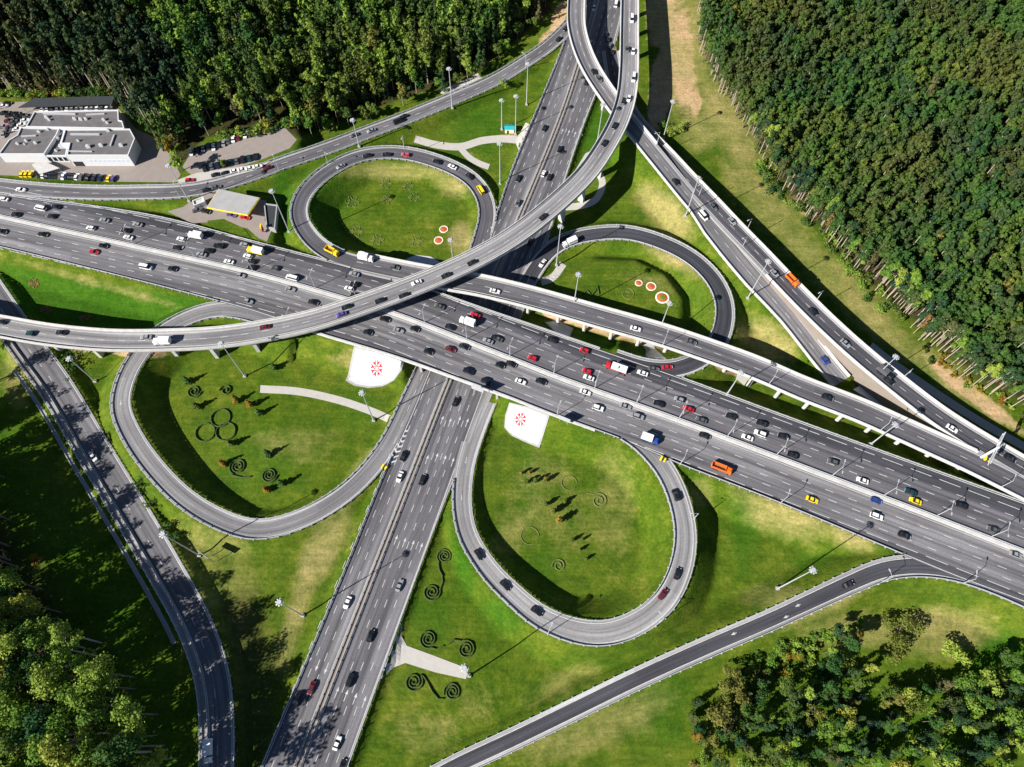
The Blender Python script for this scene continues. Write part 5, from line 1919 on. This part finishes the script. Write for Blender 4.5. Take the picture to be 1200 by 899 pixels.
r = RD['main']
fr = [(165, 271), (232, 290), (300, 308), (372, 333), (420, 349), (497, 382), (546, 400), (597, 418), (650, 440), (694, 457), (744, 470), (797, 489), (852, 511), (912, 533), (973, 558), (1034, 583), (1096, 606), (1160, 630)]
for k, (x, y) in enumerate(fr):
    w = W(x, y, 7.5)
    i, lat, d = r.near(w[0], w[1])
    p = r.off(-1.05)[i]
    lamp((p[0], p[1], 7.2), math.atan2(-r.n[i, 1], -r.n[i, 0]), f"{ORD[k + 1] if k < 16 else ['last but one', 'last'][k - 16]} street lamp from the left on the main highway's median", 10, True, "street lamps on the highway median")
for key, fs, lat, lab in (('main', (.36, .60, .70, .78), 1, "on the highway's lower verge"), ('coll', (.45, .6, .75, .9), 1, "on the elevated road's lower edge"), ('rfly', (.45, .6, .75), -1, "on the ramp beside the right forest"), ('gfly', (.5, .62, .74), -1, "on the descending flyover"), ('eramp', (.75, .88), 1, "on the lower right slip road"), ('seloop', (.45, .62, .78), 1, "on the lower right loop road"), ('nwloop', (.5, .65), 1, "on the upper left loop road"), ('tlroad', (.3, .42, .8, .9), 1, "on the slip road below the upper left wood")):
    r = RD[key]
    for k, f in enumerate(fs):
        i = r.ix(f)
        p = r.off((r.hr if lat > 0 else -r.hl) - .35 * lat)[i]
        lamp(p, math.atan2(-lat * r.n[i, 1], -lat * r.n[i, 0]), f"{ORD[k + 1]} street lamp counted from the left {lab}", 8)

# ------------------------------------------------------------------ buildings


def block(parent, roof_px, z0, h, name="wall", rim=True, roofm=None, wallm=None):
    poly = [tuple(W(x, y, z0 + h)[:2]) for x, y in roof_px]
    a = sum(poly[i - 1][0] * poly[i][1] - poly[i][0] * poly[i - 1][1] for i in range(len(poly)))
    if a < 0:
        poly = poly[::-1]
    c = np.mean(poly, 0)
    ins = []
    n = len(poly)
    for i in range(n):
        p0, p1, p2 = np.array(poly[i - 1]), np.array(poly[i]), np.array(poly[(i + 1) % n])
        d0, d1 = (p1 - p0) / np.linalg.norm(p1 - p0), (p2 - p1) / np.linalg.norm(p2 - p1)
        n0, n1 = np.array([-d0[1], d0[0]]), np.array([-d1[1], d1[0]])
        b = n0 + n1
        b = b / max(.4, (b @ b)) * 2
        ins.append(tuple(p1 + b * .45))
    mb = MB()
    vs = [(*p, z0 - .5) for p in poly] + [(*p, z0 + h) for p in poly] + [(*p, z0 + h) for p in ins] + [(*p, z0 + h - .7) for p in ins]
    q = lambda k: [(k * n + i, k * n + (i + 1) % n, (k + 1) * n + (i + 1) % n, (k + 1) * n + i) for i in range(n)]
    mb.add(vs, q(0) + q(1) + q(2), wallm or MWALL)
    part(mb, name, parent)
    mb = MB()
    mb.add([(*p, z0 + h - .6) for p in ins], [tuple(range(n))], roofm or MROOF)
    part(mb, "roof", parent)
    return poly, z0 + h


def units(parent, spots, z):
    for x, y, s in spots:
        w = W(x, y, z)
        mb = MB()
        mb.box((w[0], w[1], z + .3), (1.5 * s, 1.2 * s, 1.6 * s), MWALL, .2)
        mb.box((w[0], w[1], z + .3 + .85 * s), (.9 * s, .9 * s, .25), MSTEEL, .2)
        part(mb, "roof_unit", parent)


B0 = W(100, 180, 5.7)
Z0 = 5.75
t = empty("flat_roofed_building", B0)
tag(t, "large white flat-roofed building of stepped blocks with grey roofs and parked cars", "building")
block(t, [(40, 130.5), (138.5, 128.5), (139, 140.5), (143, 141.5), (145.5, 150.5), (30, 148.5)], Z0, 6.5)
block(t, [(76, 151.5), (152, 150.8), (158, 162), (150, 182), (78, 182), (81, 168), (71, 168)], Z0, 7.2)
block(t, [(10, 164), (20, 158), (24, 149), (70, 148.5), (66, 158), (51.5, 180.5), (-2, 180.5)], Z0, 5.6)
block(t, [(67, 158), (76, 152.5), (71, 168.5), (80, 169), (77, 182.5), (52.5, 182.5)], Z0, 4.4)
units(t, [(55, 138, 1.0), (58, 141, .8), (88, 140, 1), (95, 140.5, 1), (101, 140, .9), (122, 141, .9), (126, 144.5, .8)], Z0 + 6)
units(t, [(92, 165.5, .7), (104, 172.5, 1.2), (119, 171, 1.1), (142.5, 171, 1.1), (127, 153.5, 1)], Z0 + 6.7)
units(t, [(21, 169, .8), (31, 165.5, .8), (42, 168, .9), (29, 169.5, .5), (46, 155, .8), (56, 152, .8)], Z0 + 5.1)
units(t, [(67, 163, 1.2), (73, 172.5, 1.4), (66, 177, .7)], Z0 + 4)
for x, y, z_, sz, rz_ in ((70, 134, 6.0, (16, .7, .7), 0), (112, 134.5, 6.0, (9, .6, .6), .1), (100, 158, 6.7, (14, .8, .7), .02), (132, 165, 6.7, (.7, 7, .6), 0), (34, 160, 5.1, (7, .6, .6), .1), (95, 178, 6.7, (11, .5, .5), 0)):
    w = W(x, y, Z0 + z_)
    mb = MB()
    mb.box((w[0], w[1], Z0 + z_ + .3), sz, MSTEEL, rz_)
    part(mb, "duct", t)
wl = [W(80, 197.5, Z0), W(160, 198, Z0)]
d = (wl[1] - wl[0]) / np.linalg.norm(wl[1] - wl[0])
pl = W(150, 182, Z0 + 7.2), W(78, 182, Z0 + 7.2)
fx = (pl[0] - pl[1])
L = np.linalg.norm(fx[:2])
fx = fx / L
nrm = np.array([fx[1], -fx[0]])
for k in range(9):
    c = pl[1] + fx * (L * (.30 + .68 * k / 9)) + np.array([*(nrm * .04), 0])
    mb = MB()
    mb.box((c[0], c[1], Z0 + 3.6), (2.0, .08, 1.1), mat("pale_window_band", (.55, .60, .66), .3, .1), math.atan2(fx[1], fx[0])) if k == 0 else mb.box((c[0], c[1], Z0 + 3.6), (2.0, .08, 1.1), bpy.data.materials["pale_window_band"], math.atan2(fx[1], fx[0]))
    part(mb, "window", t)
c = pl[1] + fx * (L * .10) + np.array([*(nrm * .05), 0])
mb = MB()
mb.box((c[0], c[1], Z0 + 1.5), (4.5, .12, 3.0), MGLASS, math.atan2(fx[1], fx[0]))
part(mb, "entrance_door", t)
ql = W(52.5, 182.5, Z0 + 4.4), W(77, 182.5, Z0 + 4.4)
for k in range(4):
    c = ql[0] + (ql[1] - ql[0]) * (.12 + .25 * k) + np.array([0, -.06, 0])
    mb = MB()
    mb.box((c[0], c[1], Z0 + 2.2), (1.6, .1, 2.4), MGLASS)
    part(mb, "window", t)
t = empty("parking_canopy", W(80, 126, 5.8))
tag(t, "long dark flat canopy over a row of cars behind the building", "canopy")
mb = MB()
mb.prism([tuple(W(x, y, 9.5)[:2]) for x, y in ((21, 126), (131, 122), (134, 112.5), (40, 115))], 9.2, 9.5, MROOFD)
part(mb, "roof", t)
for x in (26, 48, 70, 92, 114, 129):
    for y in (125.5, 116.5):
        w = W(x, y - (x - 26) * .03, 9.4)
        mb = MB()
        mb.tube((w[0], w[1], 5.5), (w[0], w[1], 9.2), .12, .12, MSTEEL, 6)
        part(mb, "post", t)
t = empty("carport", W(50, 200, 5.8))
tag(t, "small pale sloping carport in front of the flat-roofed building", "carport")
mb = MB()
a_, b_, c_, d_ = [W(x, y, z) for x, y, z in ((37, 193, 9), (48, 187.5, 9), (70, 197, 8.4), (46, 204, 8.4))]
mb.add([a_, b_, c_, d_] + [p - np.array([0, 0, .25]) for p in (a_, b_, c_, d_)], [(0, 1, 2, 3), (7, 6, 5, 4), (0, 4, 5, 1), (1, 5, 6, 2), (2, 6, 7, 3), (3, 7, 4, 0)], MCONC)
part(mb, "roof", t)
for p in (a_, b_, c_, d_):
    q = p + (np.mean([a_, b_, c_, d_], 0) - p) * .08
    mb = MB()
    mb.tube((q[0], q[1], 5.6), (q[0], q[1], q[2] - .2), .12, .12, MSTEEL, 6)
    part(mb, "post", t)

# filling station
t = empty("filling_station_canopy", W(275, 240, 6.9))
tag(t, "pale flat filling station canopy with a yellow fascia", "canopy")
cp = [tuple(W(x, y, 12.2)[:2]) for x, y in ((242, 243), (256, 221), (304.5, 231.5), (290, 252))]
mb = MB()
mb.prism(cp, 11.3, 12.05, MYEL)
part(mb, "fascia", t)
cc = np.mean(cp, 0)
mb = MB()
mb.prism([tuple(cc + (np.array(p) - cc) * .975) for p in cp], 12.06, 12.2, MCONC2)
part(mb, "roof", t)
for u, v in ((.22, .3), (.22, .7), (.5, .3), (.5, .7), (.78, .3), (.78, .7)):
    p = (np.array(cp[0]) * (1 - u) + np.array(cp[3]) * u) * (1 - v) + (np.array(cp[1]) * (1 - u) + np.array(cp[2]) * u) * v
    mb = MB()
    mb.tube((p[0], p[1], 6.6), (p[0], p[1], 11.3), .25, .25, MWALL, 8)
    part(mb, "post", t)
    mb = MB()
    mb.box((p[0] + 1.2, p[1], 7.7), (.8, .5, 1.8), MYEL)
    part(mb, "fuel_pump", t)
t = empty("shadow_block", W(313, 262, 6.8))
tag(t, "narrow dark-topped block standing in for the shadow right of the filling station canopy", "shadow block")
block(t, [(309, 238), (325, 240), (322, 268), (312, 266)], 6.8, 2.6, roofm=MROOFD, wallm=MCONC2)  # added block; its dark top imitates the shadow lying beside the canopy
w = W(311.5, 254, 8.4)
mb = MB()
mb.box((w[0] - .1, w[1], 8.2), (.1, 4.5, 1.8), MGLASS, .1)
part(mb, "window", t)  # glass strip on the same added block
t = empty("kiosk", W(233, 236, 6.8))
tag(t, "small white flat kiosk left of the filling station canopy", "kiosk")
block(t, [(225, 235), (238, 230), (240, 236), (227, 241)], 6.8, 3.0, roofm=MCONC)
w = W(233, 241, 8.2)
mb = MB()
mb.box((w[0], w[1] - .1, 8.2), (1.6, .1, 1.6), MGLASS)
part(mb, "window", t)
t = empty("price_sign", W(309, 272, 6.9))
tag(t, "red and yellow price sign at the filling station exit", "sign")
mb = MB()
mb.box((*W(309, 272, 6.9)[:2], 9.0), (.5, 1.8, 2.4), MRED)
part(mb, "red_panel", t)
mb = MB()
mb.box((*W(309, 272, 6.9)[:2], 11.0), (.5, 1.8, 1.5), MYEL)
part(mb, "yellow_panel", t)
mb = MB()
mb.tube((*W(309, 272, 6.9)[:2], 6.6), (*W(309, 272, 6.9)[:2], 7.9), .2, .2, MSTEEL)
part(mb, "post", t)

# hut with teal roof by the street-level road
b = G(597, 154)
t = empty("hut", b)
tag(t, "small cream hut with a teal roof beside the street-level road", "hut")
mb = MB()
mb.box((b[0], b[1], b[2] + 1.3), (4.6, 3.0, 3.0), mat("cream_wall", (.66, .62, .45), .8, .1))
part(mb, "wall", t)
mb = MB()
x0, x1, y0, y1, z0, z1 = b[0] - 2.6, b[0] + 2.6, b[1] - 1.8, b[1] + 1.8, b[2] + 2.8, b[2] + 3.5
mb.add([(x0, y0, z0), (x1, y0, z0), (x1, y1, z0), (x0, y1, z0), (x0, b[1], z1), (x1, b[1], z1)], [(0, 1, 5, 4), (2, 3, 4, 5), (0, 4, 3), (1, 2, 5), (3, 2, 1, 0)], MTEAL)
part(mb, "roof", t)
mb = MB()
mb.box((b[0] - .8, b[1] - 1.53, b[2] + 1.0), (.9, .08, 2.0), MGLASS)
part(mb, "door", t)

# sign gantry at the right and small gore cushions
b = W(1150, 536, 8.2)
t = empty("sign_gantry", b)
tag(t, "white overhead sign frame standing where ramp and elevated road meet", "sign gantry")
mb = MB()
mb.tube(b, (b[0], b[1], b[2] + 11), .55, .45, MWALL, 8)
part(mb, "post", t)
q = np.array([*RD['rfly'].n[RD['rfly'].near(b[0], b[1])[0]], 0])
for sg in (-1, 1):
    mb = MB()
    for zz in (9, 10.6):
        mb.tube(b + np.array([0, 0, zz]), b + q * 8 * sg + np.array([0, 0, zz]), .18, .15, MWALL, 5)
    for k in range(5):
        mb.tube(b + q * (k * 1.6 * sg) + np.array([0, 0, 9]), b + q * ((k + 1) * 1.6 * sg) + np.array([0, 0, 10.6]), .08, .08, MWALL, 4)
    part(mb, "truss_arm", t)
    mb = MB()
    c = b + q * 5 * sg + np.array([0, 0, 9.6])
    mb.box(c, (3.6, .2, 2.4), MSTEEL, math.atan2(q[1], q[0]))
    part(mb, "sign_panel", t)
for x, y, zz, lab in ((1157, 538, 8.1, "yellow crash cushion at the foot of the white sign frame"), (450.5, 547.5, 0, "yellow crash cushion where the lower left loop joins the street-level road"), (777, 538, 7, "yellow-green crash cushion where the lower right loop leaves the highway")):
    p = W(x, y, zz + .5)
    mb = MB()
    for k in range(3):
        mb.box((k * .75 - .75, 0, .55), (.7, 1.7 - .2 * k, 1.1), MYEL if k != 1 else MROOFD, 0, .95)
    o = mb.build("crash_cushion", loc=(p[0], p[1], zz))
    o.rotation_euler = (0, 0, -.5)
    tag(o, lab, "crash cushion")
# big verge signs seen edge-on or from behind
for x, y, zz, rz, lab in ((560, 462, 7, 1.2, "large road sign standing at the highway's lower edge by the right rosette slope"), (660, 497, 5.0, 1.15, "large road sign on the verge right of the rosette slope"), (246, 655, 0, 1.0, "dark-backed road sign on the meadow at the mast by the side road")):
    p = W(x, y, zz)
    t = empty("road_sign", tuple(p), rz)
    tag(t, lab, "road sign")
    for dy in (-1.6, 1.6):
        mb = MB()
        mb.tube((0, dy, -1), (0, dy, 5), .12, .12, MSTEEL, 6)
        mb.build("post", t)
    mb = MB()
    mb.box((0, 0, 5.2), (.15, 5.2, 3.4), MSTEEL)
    mb.build("sign_panel", t)
